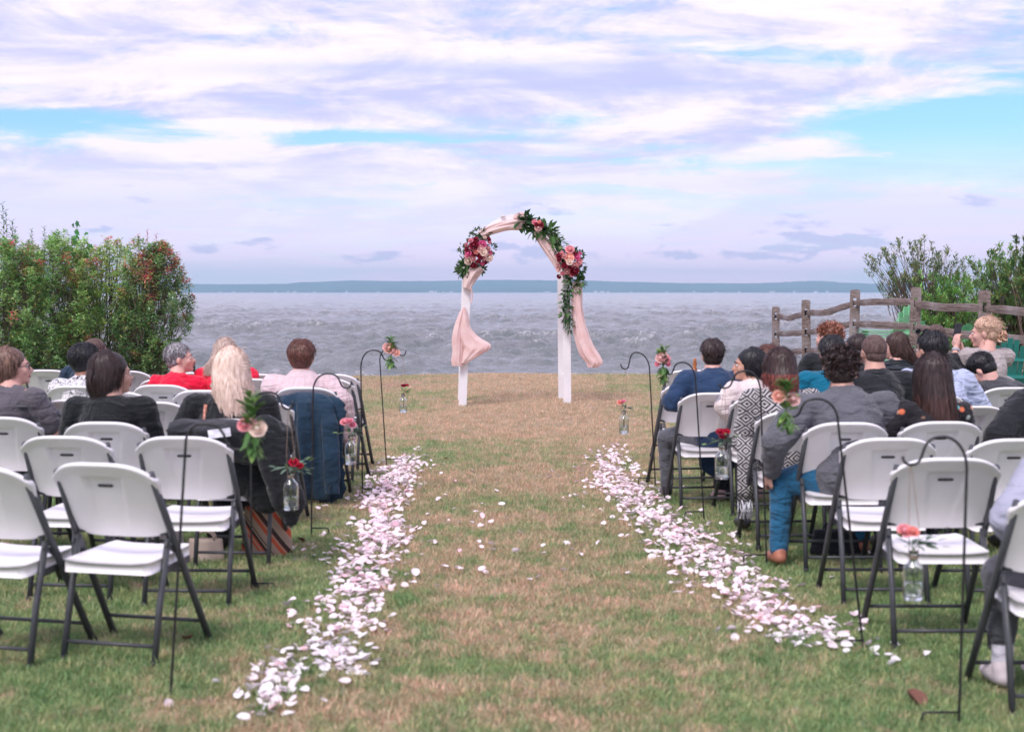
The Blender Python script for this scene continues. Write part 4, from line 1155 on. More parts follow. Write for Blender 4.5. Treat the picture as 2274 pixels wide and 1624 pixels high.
bottle(lw, d, 966, 1030, 778, [(765, 936, 10, 'rosy'), (775, 934, 9, 'pink'), (783, 943, 8, 'pink')], 'clear glass bottle with pink roses beside the navy jacket', 'pink roses with grey leaves beside the navy jacket', 'grey', (18, .05, 1), 4)
lw, d = hook2((805, 1104), (801, 815), (827, 777), (862, 800), (868, 792), (845, 0), 'black shepherd hook at the far left of the aisle with a peach flower')
spray(lw, d, (852, 750, 884, 820), [(864, 773, 12, 'peach'), (872, 778, 9, 'blush'), (880, 783, 8, 'peach'), (858, 770, 9, 'blush')], 'spray of peach carnations on the far left hook before the lake', 2)
lw, d = hook2((858, 1034), (843, 800), (865, 770), (894, 789), (901, 777), (893, 0), 'thin black shepherd hook last on the left, bottle against the grass')
bottle(lw, d, 873, 915, 895, [(896, 856, 6, 'burg'), (903, 855, 5, 'red')], 'clear glass bottle farthest away on the left of the aisle', 'small burgundy rose in the farthest left bottle', 'light', (14, .045, 1), 5)
# right side hooks
lw, d = hook2((1455, 1078), (1442, 822), (1413, 782), (1388, 819), (1378, 807), (1417, 0), 'farthest black shepherd hook right of the aisle, bottle against the grass')
bottle(lw, d, 911, 962, 1385, [(1377, 893, 7, 'coral'), (1384, 890, 6, 'pink')], 'clear glass bottle farthest away on the right of the aisle', 'small coral rose with grey leaves in the farthest right bottle', 'grey', (12, .042, 1), 6)
lw, d = hook2((1563, 1156), (1544, 845), (1516, 804), (1483, 831), (1474, 822), (1520, 0), 'black shepherd hook in front of the man in navy suit')
spray(lw, d, (1452, 772, 1492, 852), [(1466, 795, 11, 'blush'), (1477, 797, 11, 'pink'), (1472, 790, 10, 'blush'), (1483, 808, 6, 'pink'), (1459, 808, 6, 'pink')], 'spray of pale pink roses on the hook left of the navy suit', 7)
lw, d = hook2((1702, 1256), (1688, 870), (1657, 823), (1608, 861), (1597, 851), (1650, 0), 'black shepherd hook in front of the woman in patterned shawl')
bottle(lw, d, 985, 1062, 1603, [(1598, 958, 9, 'red'), (1613, 957, 8, 'red'), (1605, 970, 9, 'burg')], 'clear glass bottle with red roses beside the patterned shawl', 'three dark red roses in the bottle beside the patterned shawl', 'grey', (16, .045, 1), 8)
lw, d = hook2((1918, 1454), (1860, 935), (1815, 885), (1757, 925), (1745, 912), (1846, 0), 'black shepherd hook leaning in front of the grey suit man')
spray(lw, d, (1718, 850, 1772, 965), [(1728, 880, 14, 'peach'), (1760, 886, 15, 'blush')], 'spray of two pale peach roses in front of the grey suit', 9)
lw, d = hook2((2128, 1620), (2146, 1040), (2095, 969), (2022, 1031), (2004, 1012), (2045, 0), 'nearest black shepherd hook right of the aisle')
bottle(lw, d, 1222, 1330, 2028, [(2008, 1178, 17, 'rosy'), (2026, 1180, 14, 'coral')], 'large near clear glass bottle hanging before an empty white chair', 'big pink rose in the nearest right bottle', 'grey', (14, .055, 1), 10)

# ------------------------------------------------------------------ wedding arch
AD = 19.7
def A2(zx, zy, d=AD): return P(943.4+zx*.3074, 444+zy*.3074, d)
def build_arch():
    base = G(1143, 892); base.y = AD; e = empty('wedding_arch', (base.x, AD, gz(base.x, AD))); tag(e, 'white wooden wedding arch standing on the lawn before the lake', 'arch')
    o = e.location
    for di, (d, dx, nm) in enumerate(((AD, 0, 'front'), (AD+.78, -.045, 'rear'))):
        pl = [P(1027+0, 893, AD), P(1037, 640, AD), P(1259.5, 893, AD), P(1257, 640, AD)]
        g = gz(0, d)-.03
        xl0, xl1, xr0, xr1 = pl[0].x, pl[1].x, pl[2].x, pl[3].x
        sc = 1.0
        for (xa, xb) in ((xl0, xl1), (xr0, xr1)):
            mb = MB(); w = .108; dep = .05
            zt = 1.72; n = 6; vs = []
            for k in range(2):
                z = g if k == 0 else zt; x = (xa if k == 0 else xb)+dx
                for sx, sy in ((-1, -1), (1, -1), (1, 1), (-1, 1)): vs.append(V((x+sx*w/2, d+sy*dep/2, z))-o)
            mb.add(vs, [(3, 2, 1, 0), (4, 5, 6, 7), (0, 1, 5, 4), (1, 2, 6, 5), (2, 3, 7, 6), (3, 0, 4, 7)])
            p = mb.build('post', M['white_wood'], e, False); bv = p.modifiers.new('b', 'BEVEL'); bv.width = .004; bv.segments = 2
        # curved rib
        cx_ = (xl1+xr1)/2+dx; rx = (xr1-xl1)/2; ap = P(1140, 487, AD).z+.02
        spr = 1.72; ry_ = ap-spr; n = 28; vs = []
        for k in range(n+1):
            a = math.pi*k/n; c = V((cx_-rx*math.cos(a), d, spr+ry_*math.sin(a)))
            nr = V((-math.cos(a)*ry_, 0, math.sin(a)*rx)).normalized()
            for su, sy in ((-1, -1), (1, -1), (1, 1), (-1, 1)): vs.append(c+nr*su*.048+V((0, sy*.026, 0))-o)
        fs = []
        for k in range(n):
            for q in range(4): fs.append((k*4+q, k*4+(q+1) % 4, k*4+4+(q+1) % 4, k*4+4+q))
        fs += [(3, 2, 1, 0), (n*4, n*4+1, n*4+2, n*4+3)]
        mb = MB(); mb.add(vs, fs); mb.build('curved_rib', M['white_wood'], e, False)
        if di == 0: rib = (cx_, rx, spr, ry_)
    cx_, rx, spr, ry_ = rib
    for k in (1, 3, 5, 7, 9, 11):   # laths joining the two ribs
        a = math.pi*k/12; c = V((cx_-rx*math.cos(a), AD+.39, spr+ry_*math.sin(a))); nr = V((-math.cos(a)*ry_, 0, math.sin(a)*rx)).normalized()
        c += nr*.058; rot = Matrix.Rotation(math.atan2(nr.x, nr.z), 3, 'Y')
        mb = MB(); mb.box(c-o, (.06, .92, .018), rot); mb.build('lath', M['white_wood'], e, False)
    for s in (-1, 1):
        for z in (.35, .95, 1.45):
            mb = MB(); x = (P(1033, 760, AD).x if s < 0 else P(1258, 760, AD).x)-.02; mb.box(V((x-s*.0, AD+.39, z))-o, (.02, .73, .05)); mb.build('rung', M['white_wood'], e, False)
    # drapery
    dr = empty('arch_drape', (o.x, o.y-.05, o.z+1.2)); tag(dr, 'blush pink fabric wound over the arch with two loose tails blowing', 'drapery')
    do = dr.location
    def cloth(rows, name, folds=6, amp=.22, seed=0, vert=False):
        # rows: cx, cy (photo), half width px, depth m, direction angle of width
        ps = [P(r[0], r[1], AD-.07)-do for r in rows]
        # resample
        out = []; n = len(rows)
        for i in range(n-1):
            for t in [k/8 for k in range(8)]+([1.0] if i == n-2 else []):
                a = max(0, i-1); b_ = min(n-1, i+2)
                def cr(f): 
                    p0, p1, p2, p3 = f(a), f(i), f(i+1), f(b_)
                    return .5*((p1*2)+(p2-p0)*t+(p0*2-p1*5+p2*4-p3)*t*t+(p1*3-p0-p2*3+p3)*t*t*t)
                out.append((cr(lambda j: ps[j]), cr(lambda j: rows[j][2])/FP*AD, cr(lambda j: rows[j][3])))
        rr = []
        for i, (c, w, dp) in enumerate(out):
            tn = (out[min(i+1, len(out)-1)][0]-out[max(i-1, 0)][0]).normalized()
            wv = V((tn.z, 0, -tn.x)) if not vert else V((1, 0, 0))
            wv.normalize()
            rr.append((c, wv*max(w, .004), V((0, -1, 0))*max(dp, .01)))
        mb = MB(); mb.loft(rr, 56, folds, amp, seed); ob = mb.build(name, M['drape'], dr); return ob
    cloth([(1068, 522, 10, .07), (1084, 512, 10, .075), (1108, 504, 11, .085), (1132, 499, 11, .085), (1152, 497, 13, .08), (1170, 497, 12, .06)], 'swag', 5, .18, 1)
    cloth([(1140, 484, 4, .03), (1152, 480, 7, .05), (1162, 480, 8, .05), (1176, 488, 6, .04)], 'knot', 4, .2, 2)
    cloth([(1184, 506, 9, .06), (1200, 527, 10, .07), (1215, 550, 11, .07), (1230, 573, 10, .07), (1245, 598, 9, .06)], 'swag', 5, .18, 3)
    cloth([(1066, 590, 12, .07), (1057, 598, 14, .08), (1047, 612, 13, .08), (1040, 626, 12, .075), (1036, 640, 9, .07)], 'swag', 5, .18, 4)
    cloth([(1046, 640, 2, .05), (1048, 655, 1.6, .04), (1046, 672, 1.5, .03)], 'fold', 3, .1, 5)
    cloth([(1029, 682, 2, .03), (1024, 700, 7, .05), (1018, 728, 10, .06), (1015, 755, 11, .065), (1016, 780, 11, .065), (1014, 800, 12, .06), (1016, 812, 12, .05)], 'loose_tail', 4, .16, 6, True)
    cloth([(1030, 682, 3, .03), (1031, 705, 8, .05), (1033, 728, 12, .06), (1041, 748, 21, .07), (1054, 762, 31, .08), (1058, 773, 30, .09), (1049, 785, 22, .08), (1038, 797, 13, .07), (1030, 806, 7, .05)], 'loose_tail', 5, .10, 7, True)
    cloth([(1280, 625, 11, .05), (1280, 650, 12, .06), (1281, 690, 12, .07), (1289, 735, 15, .08), (1300, 768, 18, .085), (1312, 790, 21, .09), (1320, 805, 18, .09), (1316, 815, 11, .06)], 'loose_tail', 5, .20, 8, True)
    # flowers
    FZ = {'left': [(355, 330, 'burg', 26), (415, 318, 'hot', 22), (405, 355, 'blush', 22), (423, 378, 'cream', 20), (313, 385, 'hot', 19), (312, 440, 'cream', 22), (462, 415, 'cream', 22), (400, 403, 'burg', 18), (347, 425, 'mauve', 17),
                   (350, 470, 'burg', 18), (330, 293, 'pink', 15), (365, 283, 'burg', 15), (298, 323, 'pink', 11), (455, 285, 'burg', 17), (463, 305, 'pink', 11), (470, 383, 'hot', 13), (370, 370, 'coral', 15), (352, 388, 'burg', 14),
                   (303, 355, 'burg', 15), (425, 420, 'dusty', 13), (435, 447, 'burg', 14), (415, 458, 'hot', 11), (455, 350, 'dusty', 15), (432, 272, 'cream', 11), (300, 403, 'pink', 12), (388, 440, 'burg', 13), (380, 300, 'burg', 11), (330, 450, 'burg', 11)],
          'right': [(1045, 358, 'rosy', 25), (1042, 415, 'peach', 26), (1043, 447, 'cream', 17), (985, 383, 'rosy', 12), (1003, 405, 'dusty', 15), (1098, 412, 'hot', 17), (1118, 385, 'hot', 11), (1080, 470, 'dusty', 17), (1110, 450, 'rosy', 18),
                    (1078, 512, 'burg', 25), (1045, 483, 'burg', 15), (1008, 473, 'burg', 16), (968, 402, 'burg', 17), (965, 497, 'blush', 16), (1027, 515, 'dusty', 17), (1060, 540, 'rosy', 13), (992, 530, 'pink', 12), (968, 552, 'burg', 13),
                    (1095, 482, 'dusty', 12), (1085, 390, 'burg', 13), (1020, 468, 'rosy', 12), (970, 430, 'burg', 14), (1055, 455, 'blush', 12), (960, 470, 'dusty', 11), (1128, 440, 'rosy', 9)],
          'top': [(818, 200, 'blush', 20), (836, 175, 'burg', 14), (808, 178, 'burg', 12), (790, 160, 'pink', 14), (825, 158, 'coral', 10), (845, 190, 'red', 9)]}
    rnd = random.Random(9)
    def leafs(e2, spots, eo):
        for (zx, zy, sp_, n, sz, col, kind) in spots:
            c = A2(zx, zy, AD-.09)-eo; s = sp_*.3074/FP*AD
            for k in range(n):
                a = rnd.uniform(0, 6.28); r = s*math.sqrt(rnd.random())
                p = c+V((math.cos(a)*r, rnd.uniform(-.06, .04), math.sin(a)*r))
                dr_ = V((math.cos(a), -.5+rnd.uniform(-.5, .5), math.sin(a)-.15)) + V((rnd.uniform(-.5, .5), 0, rnd.uniform(-.5, .5)))
                put('leaf', LEAFP[kind], e2, p, dr_, sz*rnd.uniform(.7, 1.25), mul(LG[col], rnd.uniform(.6, 1.7)), axis='Y')
    def bunch(key, lab, c0, leafspots, cz):
        eo = A2(*c0, AD-.08); e2 = empty('flower_arrangement', eo); tag(e2, lab, 'flowers')
        for (zx, zy, col, r) in FZ[key]:
            dx, dz = (zx-cz[0])/120, -(zy-cz[1])/120
            depth = .10-.09*min(1.4, dx*dx+dz*dz)+rnd.uniform(0, .03)
            p = A2(zx, zy, AD-.13-depth)-eo
            put('rose', rnd.choice(ROSEMESH), e2, p, (dx*.8, -1, dz*.8+.15), r*.3074/FP*AD*1.2, mul(FC[col], rnd.uniform(.85, 1.15)))
        leafs(e2, leafspots, eo)
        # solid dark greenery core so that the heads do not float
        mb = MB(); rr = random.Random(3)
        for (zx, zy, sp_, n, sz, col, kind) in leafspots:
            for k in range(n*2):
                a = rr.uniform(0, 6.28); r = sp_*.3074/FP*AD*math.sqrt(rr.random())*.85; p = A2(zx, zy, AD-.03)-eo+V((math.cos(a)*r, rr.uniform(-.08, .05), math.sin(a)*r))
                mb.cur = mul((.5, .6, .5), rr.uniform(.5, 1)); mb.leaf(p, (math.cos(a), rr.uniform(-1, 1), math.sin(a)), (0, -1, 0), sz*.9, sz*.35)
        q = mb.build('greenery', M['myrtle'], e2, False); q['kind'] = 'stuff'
        return e2
    bunch('left', 'round bouquet of burgundy, pink and cream roses at the left shoulder of the arch', (375, 375),
          [(370, 370, 95, 70, .075, 'deep', 1), (300, 470, 45, 34, .085, 'mid', 0), (270, 505, 35, 20, .09, 'deep', 0), (430, 250, 32, 24, .06, 'deep', 1), (375, 235, 30, 12, .06, 'grey', 0), (480, 350, 35, 16, .055, 'deep', 0),
           (320, 520, 40, 18, .07, 'mid', 0), (265, 345, 25, 10, .05, 'deep', 0), (410, 500, 24, 12, .07, 'deep', 0), (340, 270, 30, 10, .05, 'mid', 1)], (380, 375))
    e2 = bunch('right', 'cluster of pink, peach and burgundy roses at the right shoulder of the arch', (1045, 450),
          [(1045, 440, 85, 60, .07, 'deep', 1), (1120, 400, 35, 16, .05, 'deep', 0), (1080, 560, 45, 26, .08, 'mid', 1), (1125, 500, 25, 12, .07, 'deep', 1)], (1045, 445))
    bunch('top', 'small cluster of blush and burgundy roses near the crown of the arch', (818, 180), [(815, 185, 42, 16, .07, 'deep', 1)], (818, 180))
    def gar(lab, spots, c0):
        eo = A2(*c0, AD-.08); e2 = empty('garland', eo); tag(e2, lab, 'garland'); leafs(e2, spots, eo)
        mb = MB(); pts = [A2(s_[0], s_[1], AD-.05)-eo for s_ in spots]; mb.tube(pts, .006, 5, False); mb.build('stem', plain_green, e2)
    gar('leafy green garland along the upper right curve of the arch', [(705, 155, 32, 30, .115, 'deep', 2), (745, 165, 36, 30, .115, 'deep', 2), (790, 225, 36, 30, .10, 'mid', 1), (825, 240, 28, 20, .11, 'deep', 2), (860, 210, 28, 18, .10, 'mid', 2),
         (895, 190, 18, 6, .09, 'mid', 2), (905, 235, 36, 24, .10, 'mid', 2), (930, 280, 42, 30, .08, 'mid', 1), (965, 310, 42, 34, .07, 'light', 0), (985, 350, 42, 30, .075, 'deep', 1), (950, 370, 26, 14, .07, 'mid', 1)], (860, 240))
    gar('long eucalyptus garland trailing down the right post of the arch', [(1060, 570, 40, 26, .085, 'mid', 1), (1110, 590, 32, 18, .09, 'deep', 1), (1145, 590, 16, 5, .09, 'mid', 2), (1055, 630, 40, 32, .08, 'mid', 0), (1030, 680, 34, 28, .08, 'deep', 1), (1090, 640, 22, 12, .08, 'mid', 1),
         (1018, 740, 30, 26, .08, 'grey', 1), (1015, 790, 34, 26, .09, 'mid', 1), (1010, 840, 30, 24, .085, 'deep', 1), (1030, 880, 30, 24, .075, 'grey', 0), (1050, 925, 20, 16, .075, 'grey', 0)], (1040, 740))
build_arch()

#@@P0
# ------------------------------------------------------------------ people
SK = dict(fair=skin('skin_fair', (.70, .42, .35)), tan=skin('skin_tan', (.52, .30, .22)), olive=skin('skin_olive', (.60, .36, .28)), brown=skin('skin_brown', (.30, .15, .10)), mid=skin('skin_mid', (.44, .24, .17)))
HRC = dict(brown=hair_mat('hair_brown', (.055, .028, .022)), dark=hair_mat('hair_dark_brown', (.032, .018, .016)), black=hair_mat('hair_black', (.012, .012, .014)), grey=hair_mat('hair_grey', (.17, .155, .16), (.42, .40, .42)),
           blonde=hair_mat('hair_blonde', (.78, .56, .44), (.95, .76, .64), lo=.85), ash=hair_mat('hair_ash_blonde', (.46, .33, .27), (.66, .50, .42), lo=.8), auburn=hair_mat('hair_auburn', (.11, .042, .030)), red=hair_mat('hair_copper', (.24, .085, .05), (.48, .20, .13)),
           strawberry=hair_mat('hair_strawberry', (.52, .31, .21), (.78, .53, .38), lo=.75), stubble=hair_mat('hair_stubble', (.105, .062, .052), (.16, .10, .09), .7), browntip=hair_mat('hair_brown_tips', (.04, .02, .018)), lightbrown=hair_mat('hair_light_brown', (.14, .075, .055), (.26, .15, .11)))
def pat_scroll(n, v, base):
    d = n.vor(n.coord('Object', (1, 1, 1)), 9, 'DISTANCE_TO_EDGE'); w = n.noise(v, 12, 2, .5, 2.5)
    l = n.mr(n.math('ABSOLUTE', n.math('SUBTRACT', w, .5)), .010, .022)
    l2 = n.mr(n.math('ABSOLUTE', n.math('SUBTRACT', n.noise(v, 7, 1, .5, 3.5), .47)), .010, .020)
    return n.mix(n.math('MULTIPLY', l, l2), (.02, .02, .03), base)
def pat_geo(n, v, base):
    s = n.N('ShaderNodeSeparateXYZ'); n.L(n.coord('Object', (1, 1, 1)), s.inputs[0])
    def tri(x, k): return n.math('PINGPONG', n.math('MULTIPLY', x, k), .5)
    a = n.math('ADD', tri(s.outputs[0], 9.5), tri(s.outputs[2], 11)); st = n.math('PINGPONG', n.math('MULTIPLY', a, 4.2), .5)
    return n.mix(n.mr(st, .22, .28), (.015, .015, .018), (.50, .48, .48))
def pat_floral(c1, c2, c3, sc=9):
    def f(n, v, base):
        d = n.vor(v, sc); q = n.mr(d, .22, .34); c = n.N('ShaderNodeTexVoronoi'); n.L(v, c.inputs['Vector']); c.inputs['Scale'].default_value = sc
        sp = n.N('ShaderNodeSeparateColor'); n.L(c.outputs['Color'], sp.inputs[0])
        k = n.mix(n.mr(sp.outputs[0], .45, .55), c1, c2); k = n.mix(n.mr(sp.outputs[1], .6, .7), k, c3)
        return n.mix(q, k, base)
    return f
def pat_pin(n, v, base):
    w = n.wave(n.coord('Object'), 22, 0, 'X'); return n.mix(n.mr(w, .90, .99), base, (.16, .16, .17))
def pat_check(n, v, base):
    w = n.math('ADD', n.mr(n.wave(v, 8, 0, 'X'), .8, .95), n.mr(n.wave(v, 8, 0, 'Z'), .8, .95)); return n.mix(n.math('MULTIPLY', w, .3), base, (.80, .55, .62))
def puffer():
    n = NT('quilted_jacket'); v = n.coord('Object'); w = n.wave(v, 9, .6, 'Z')
    return n.fin((.045, .055, .065), .5, n.bump(w, 1, .03), .4)
FB = dict(
 charcoal=fabric('grey_sheer_shirt', (.115, .105, .12)), black=fabric('black_knit', (.010, .012, .014), fold=.6), blackshirt=fabric('black_cotton', (.016, .018, .022)), navy=fabric('navy_suiting', (.018, .045, .105), fold=.45, fscale=7),
 greysuit=fabric('grey_suiting', (.115, .118, .135), fold=.65, fscale=8), teal=fabric('teal_cloth', (.0, .13, .22)), pinklinen=fabric('pale_pink_linen', (.66, .52, .53), pattern=pat_check, fold=.6), redcloth=fabric('crimson_fleece', (.80, .006, .045), fold=.5),
 white=fabric('white_scroll_print', (.80, .78, .80), pattern=pat_scroll), navycloth=fabric('dark_navy_cloth', (.012, .03, .06)), floral=fabric('pale_floral_scarf', (.70, .60, .58), pattern=pat_floral((.78, .40, .30), (.35, .33, .38), (.80, .72, .70), 8)),
 geo=fabric('black_white_woven', (.02, .02, .02), pattern=pat_geo, fold=.4), darkfloral=fabric('black_floral_cloth', (.018, .016, .02), pattern=pat_floral((.65, .17, .08), (.16, .46, .50), (.70, .36, .22), 15)), lightblue=fabric('light_blue_shirt', (.50, .56, .76), fold=.7),
 beige=fabric('beige_wool_shawl', (.42, .37, .36), fold=.6), pin=fabric('pinstripe_suiting', (.030, .034, .040), pattern=pat_pin), sweat=fabric('grey_sweatshirt', (.36, .37, .46), fold=.6, fscale=6), jogger=fabric('charcoal_joggers', (.085, .088, .10), fold=.6),
 denim=fabric('blue_denim', (.018, .115, .22), fold=.6, fscale=8), greytr=fabric('grey_trousers', (.10, .105, .12), fold=.5), darktr=fabric('dark_trousers', (.012, .014, .018)), sock=fabric('white_sock', (.62, .60, .66)), puffer=puffer(), collar=fabric('white_collar', (.78, .78, .84)),
 tan=fabric('tan_slacks', (.30, .22, .17)))
M['tanshoe'] = plain('tan_leather_shoe', (.42, .16, .10), .5, .2, 12, .1)
M['blackshoe'] = plain('black_leather_shoe', (.018, .016, .018), .35, .2, 12, .1)
M['blushshoe'] = plain('blush_leather_shoe', (.50, .32, .30), .5, .1, 12, .1)
M['whiteshoe'] = plain('white_canvas_shoe', (.66, .58, .58), .7, .08, 12, .2)
M['eye'] = plain('eye_white', (.75, .72, .70), .2, .02, 5, 0)
M['iris'] = plain('eye_iris', (.04, .022, .015), .2, .02, 5, 0)
M['lip'] = plain('lip', (.50, .22, .19), .45, .05, 20, 0)
M['frame'] = plain('glasses_frame', (.015, .015, .018), .3, .05, 5, 0)
M['lens'] = plain('dark_lens', (.03, .03, .04), .1, .05, 5, 0)
M['phone'] = plain('phone_shell', (.012, .012, .014), .3, .05, 5, 0)
M['gold'] = plain('gold_metal', (.75, .5, .3), .3, .05, 5, 0, Metallic=1.0)

def add_hand(mb, wrist, fdir, nrm, side, curl=.5, s=1.0, n=8):
    """palm + five bent fingers; fdir along the hand, nrm out of the back of the hand, side=+1 when thumb lies towards fdir x nrm"""
    f = V(fdir).normalized(); nn = V(nrm); nn = (nn-f*nn.dot(f)).normalized(); sd = f.cross(nn)*side; w = V(wrist)
    mb.cap(w-f*.02*s, w+f*.035*s, .024*s, .028*s, n, .75, sd)
    for k, (o, L, r) in enumerate(((.030, .068, .0095), (.011, .076, .0098), (-.009, .070, .0094), (-.028, .055, .0085))):
        base = w+f*.078*s+sd*o*s; mb.cap(w+f*.02*s+sd*o*.8*s, base, .016*s, .0125*s, n, 1)
        p = base; d = f.copy()
        for j, q in enumerate((.45, .32, .25)):
            d = (Matrix.Rotation(-curl*(.55+.35*j), 3, f.cross(nn).normalized()) @ d) if curl else d
            p2 = p+d*L*q*s; mb.cap(p, p2, r*s*(1-.08*j), r*s*(1-.08*(j+1)), n); p = p2
    b = w+f*.018*s+sd*.028*s; d = (f*.65+sd*.75-nn*.3*curl*2).normalized(); p = b+d*.042*s; mb.cap(b, p, .0145*s, .012*s, n); d2 = (f*.95+sd*.15-nn*.5*curl).normalized(); mb.cap(p, p+d2*.032*s, .0118*s, .0092*s, n)

def head_shapes(mb, T, s=1.0, male=True):
    def q(x, y, z): return T @ V((x*s, y*s, z*s))
    r3 = T.to_3x3()
    def e(c, r): mb.ell(q(*c), tuple(k*s for k in r), r3, 14, 10)
    e((0, -.012, .032), (.076, .096, .084)); e((0, .030, -.018), (.063, .064, .088)); e((0, .026, -.055), (.056, .056, .045))
    e((0, .052, -.080), (.036, .036, .030)); mb.ell(q(0, .082, -.094), (.019*s, .016*s, .015*s), r3, 8, 6)
    e((0, .070, .020), (.052, .026, .018))                      # brow
    mb.cap(q(0, .088, .010), q(0, .113, -.028), .0085*s, .0125*s, 10); mb.ell(q(.011, .103, -.032), (.009*s,)*3, r3, 6, 5); mb.ell(q(-.011, .103, -.032), (.009*s,)*3, r3, 6, 5)
    for sd in (-1, 1):
        e((sd*.040, .064, -.026), (.022, .024, .024))           # cheek
        mb.ell(q(sd*.078, -.006, -.012), (.010*s, .019*s, .031*s), r3 @ Matrix.Rotation(-.25, 3, 'X'), 10, 8)
    mb.ell(q(0, .090, -.055), (.024*s, .013*s, .008*s), r3, 8, 6); mb.ell(q(0, .088, -.066), (.021*s, .012*s, .008*s), r3, 8, 6)

def hair_shapes(mb, T, s, kind, L, rnd, part, wind=0, hc='', back=V((0, -1, 0)), tip=None):
    r3 = T.to_3x3()
    def q(p): return T @ (V(p)*s)
    dn = V((0, 0, -1))
    if kind == 'buzz':
        mb.ell(q((0, -.0165, .034)), (.0795*s, .0985*s, .0865*s), r3, 18, 12); mb.ell(q((0, -.045, -.018)), (.066*s, .062*s, .052*s), r3, 14, 8)
        return
    bulk = {'short': 1.03, 'curly': 1.0, 'long': 1.03, 'bob': 1.05, 'updo': 1.02, 'wavy': 1.08}[kind]
    mb.cur = (.8, .8, .8)
    mb.ell(q((0, -.024, .038)), (.084*s*bulk, .099*s*bulk, .087*s*bulk), r3, 18, 12); mb.ell(q((0, -.050, -.015)), (.074*s*bulk, .068*s*bulk, .066*s*bulk), r3, 14, 10)
    A = V((.089, .107, .094))*bulk; C = V((0, -.020, .036))
    def surf(phi, th, k=1.0):   # phi 0 = back
        return C+V((A.x*math.sin(th)*math.sin(phi), -A.y*math.sin(th)*math.cos(phi), A.z*math.cos(th)))*k
    if kind in ('short', 'wavy'):
        for _ in range(900):
            phi = rnd.uniform(-2.2, 2.2); th0 = rnd.uniform(.05, 1.75 if abs(phi) < 1.1 else 1.15); tl = rnd.uniform(.35, .7); sk = rnd.uniform(-.35, .35)+part*.3
            pts = [q(surf(phi+sk*t, th0+tl*t, 1.0+.05*math.sin(t*3.1)+(rnd.uniform(0, .05)+ (.05 if kind == 'wavy' else 0))*t)) for t in (0, .33, .66, 1)]
            c = rnd.uniform(.65, 1.4); mb.cur = (c, c, c); nn = (q(surf(phi, th0, 2))-pts[0]).normalized(); nn = nn+V((rnd.uniform(-.4, .4), rnd.uniform(-.4, .4), 0)); mb.ribbon(pts, rnd.uniform(.004, .009)*s, nn)
        for _ in range(140):   # fringe towards the face
            phi = rnd.choice((-1, 1))*rnd.uniform(1.9, 3.1); th0 = rnd.uniform(.1, .6)
            pts = [q(surf(phi, th0+.85*t, 1.0+.04*math.sin(t*3.1))) for t in (0, .5, 1)]; c = rnd.uniform(.6, 1.4); mb.cur = (c, c, c); mb.ribbon(pts, .010*s, (q(surf(phi, th0, 2))-pts[0]).normalized())
    elif kind == 'curly':
        for _ in range(1150):
            phi = rnd.uniform(-2.35, 2.35); th = math.acos(rnd.uniform(-.86 if abs(phi) < 1.4 else .1, 1)); c0 = surf(phi, th, rnd.uniform(.96, 1.09)); r = rnd.uniform(.006, .012)
            u = V((rnd.gauss(0, 1), rnd.gauss(0, 1), rnd.gauss(0, 1))).normalized(); w = u.orthogonal().normalized(); x2 = u.cross(w); o = rnd.uniform(0, 6)
            pts = [q(c0+(w*math.cos(a)+x2*math.sin(a))*r+u*a*.003) for a in [o+k*.95 for k in range(7)]]; c = rnd.uniform(.5, 1.7); mb.cur = (c, c, c); mb.ribbon(pts, .0045*s, u, False)
    elif kind in ('long', 'bob'):
        Lm = L; bk = r3.inverted() @ back if False else V((0, -1, 0))
        # inner volume so that no daylight shows through
        c0 = q((0, -.055, .0)); k = 7
        for i in range(k):
            t = i/(k-1); p = c0+dn*Lm*.86*t+V((wind*.5*t*t, -.012-.03*min(1, t*2), 0)); ww = (.082+(.022 if kind == 'long' else .006)*math.sin(t*3))*(1-.30*t**2)
            mb.cur = (.7, .7, .7); mb.ell(p, (ww*s, .036*s, Lm*.12+.02), None, 12, 8)
        N = 1500 if kind == 'long' else 1000
        for _ in range(N):
            phi = rnd.triangular(-2.25, 2.25, 0) if rnd.random() < .5 else rnd.uniform(-2.0, 2.0)
            kk = rnd.uniform(1.0, 1.07); ln = Lm*rnd.uniform(.72, 1.06)*(1 if abs(phi) < 1.2 else .86); pts = []; wob = rnd.uniform(0, 6.28); wa = rnd.uniform(.0005, .003)*(1 if kind == 'long' else .5)
            th_s = rnd.uniform(.05, .5)
            for t in (0, .34, .67, 1): pts.append(q(surf(phi*(.75+.25*t)+part*(1-t)*.3, th_s+(1.62-th_s)*t, kk)))
            e0 = pts[-1]; out = r3 @ V((math.sin(phi), -math.cos(phi), 0))
            fl = rnd.uniform(-.03, .035) if kind == 'long' else rnd.uniform(-.16, -.02)
            nseg = 7 if kind == 'long' else 4
            for j in range(1, nseg+1):
                t = j/nseg; p = e0+dn*ln*t+out*(fl*t*ln*2)+V((wind*t*t*(.6+rnd.random()*.5), 0, 0)); p.x += wa*math.sin(wob+t*9)*1.6; p.y += -.035*min(1, t*2)*max(0, math.cos(phi))+wa*math.cos(wob+t*7); pts.append(p)
            c = rnd.uniform(.72, 1.28) if hc != 'blonde' else rnd.uniform(.88, 1.1); nn = out+V((rnd.uniform(-.3, .3), rnd.uniform(-.3, .3), .2)); b0 = len(mb.f); mb.cur = (c, c, c); mb.ribbon(pts, rnd.uniform(.004, .0085)*s, nn)
            if tip is not None:
                for fi in range(len(mb.f)-b0):
                    if fi > 5: mb.c[b0+fi] = (c*tip[0], c*tip[1], c*tip[2])
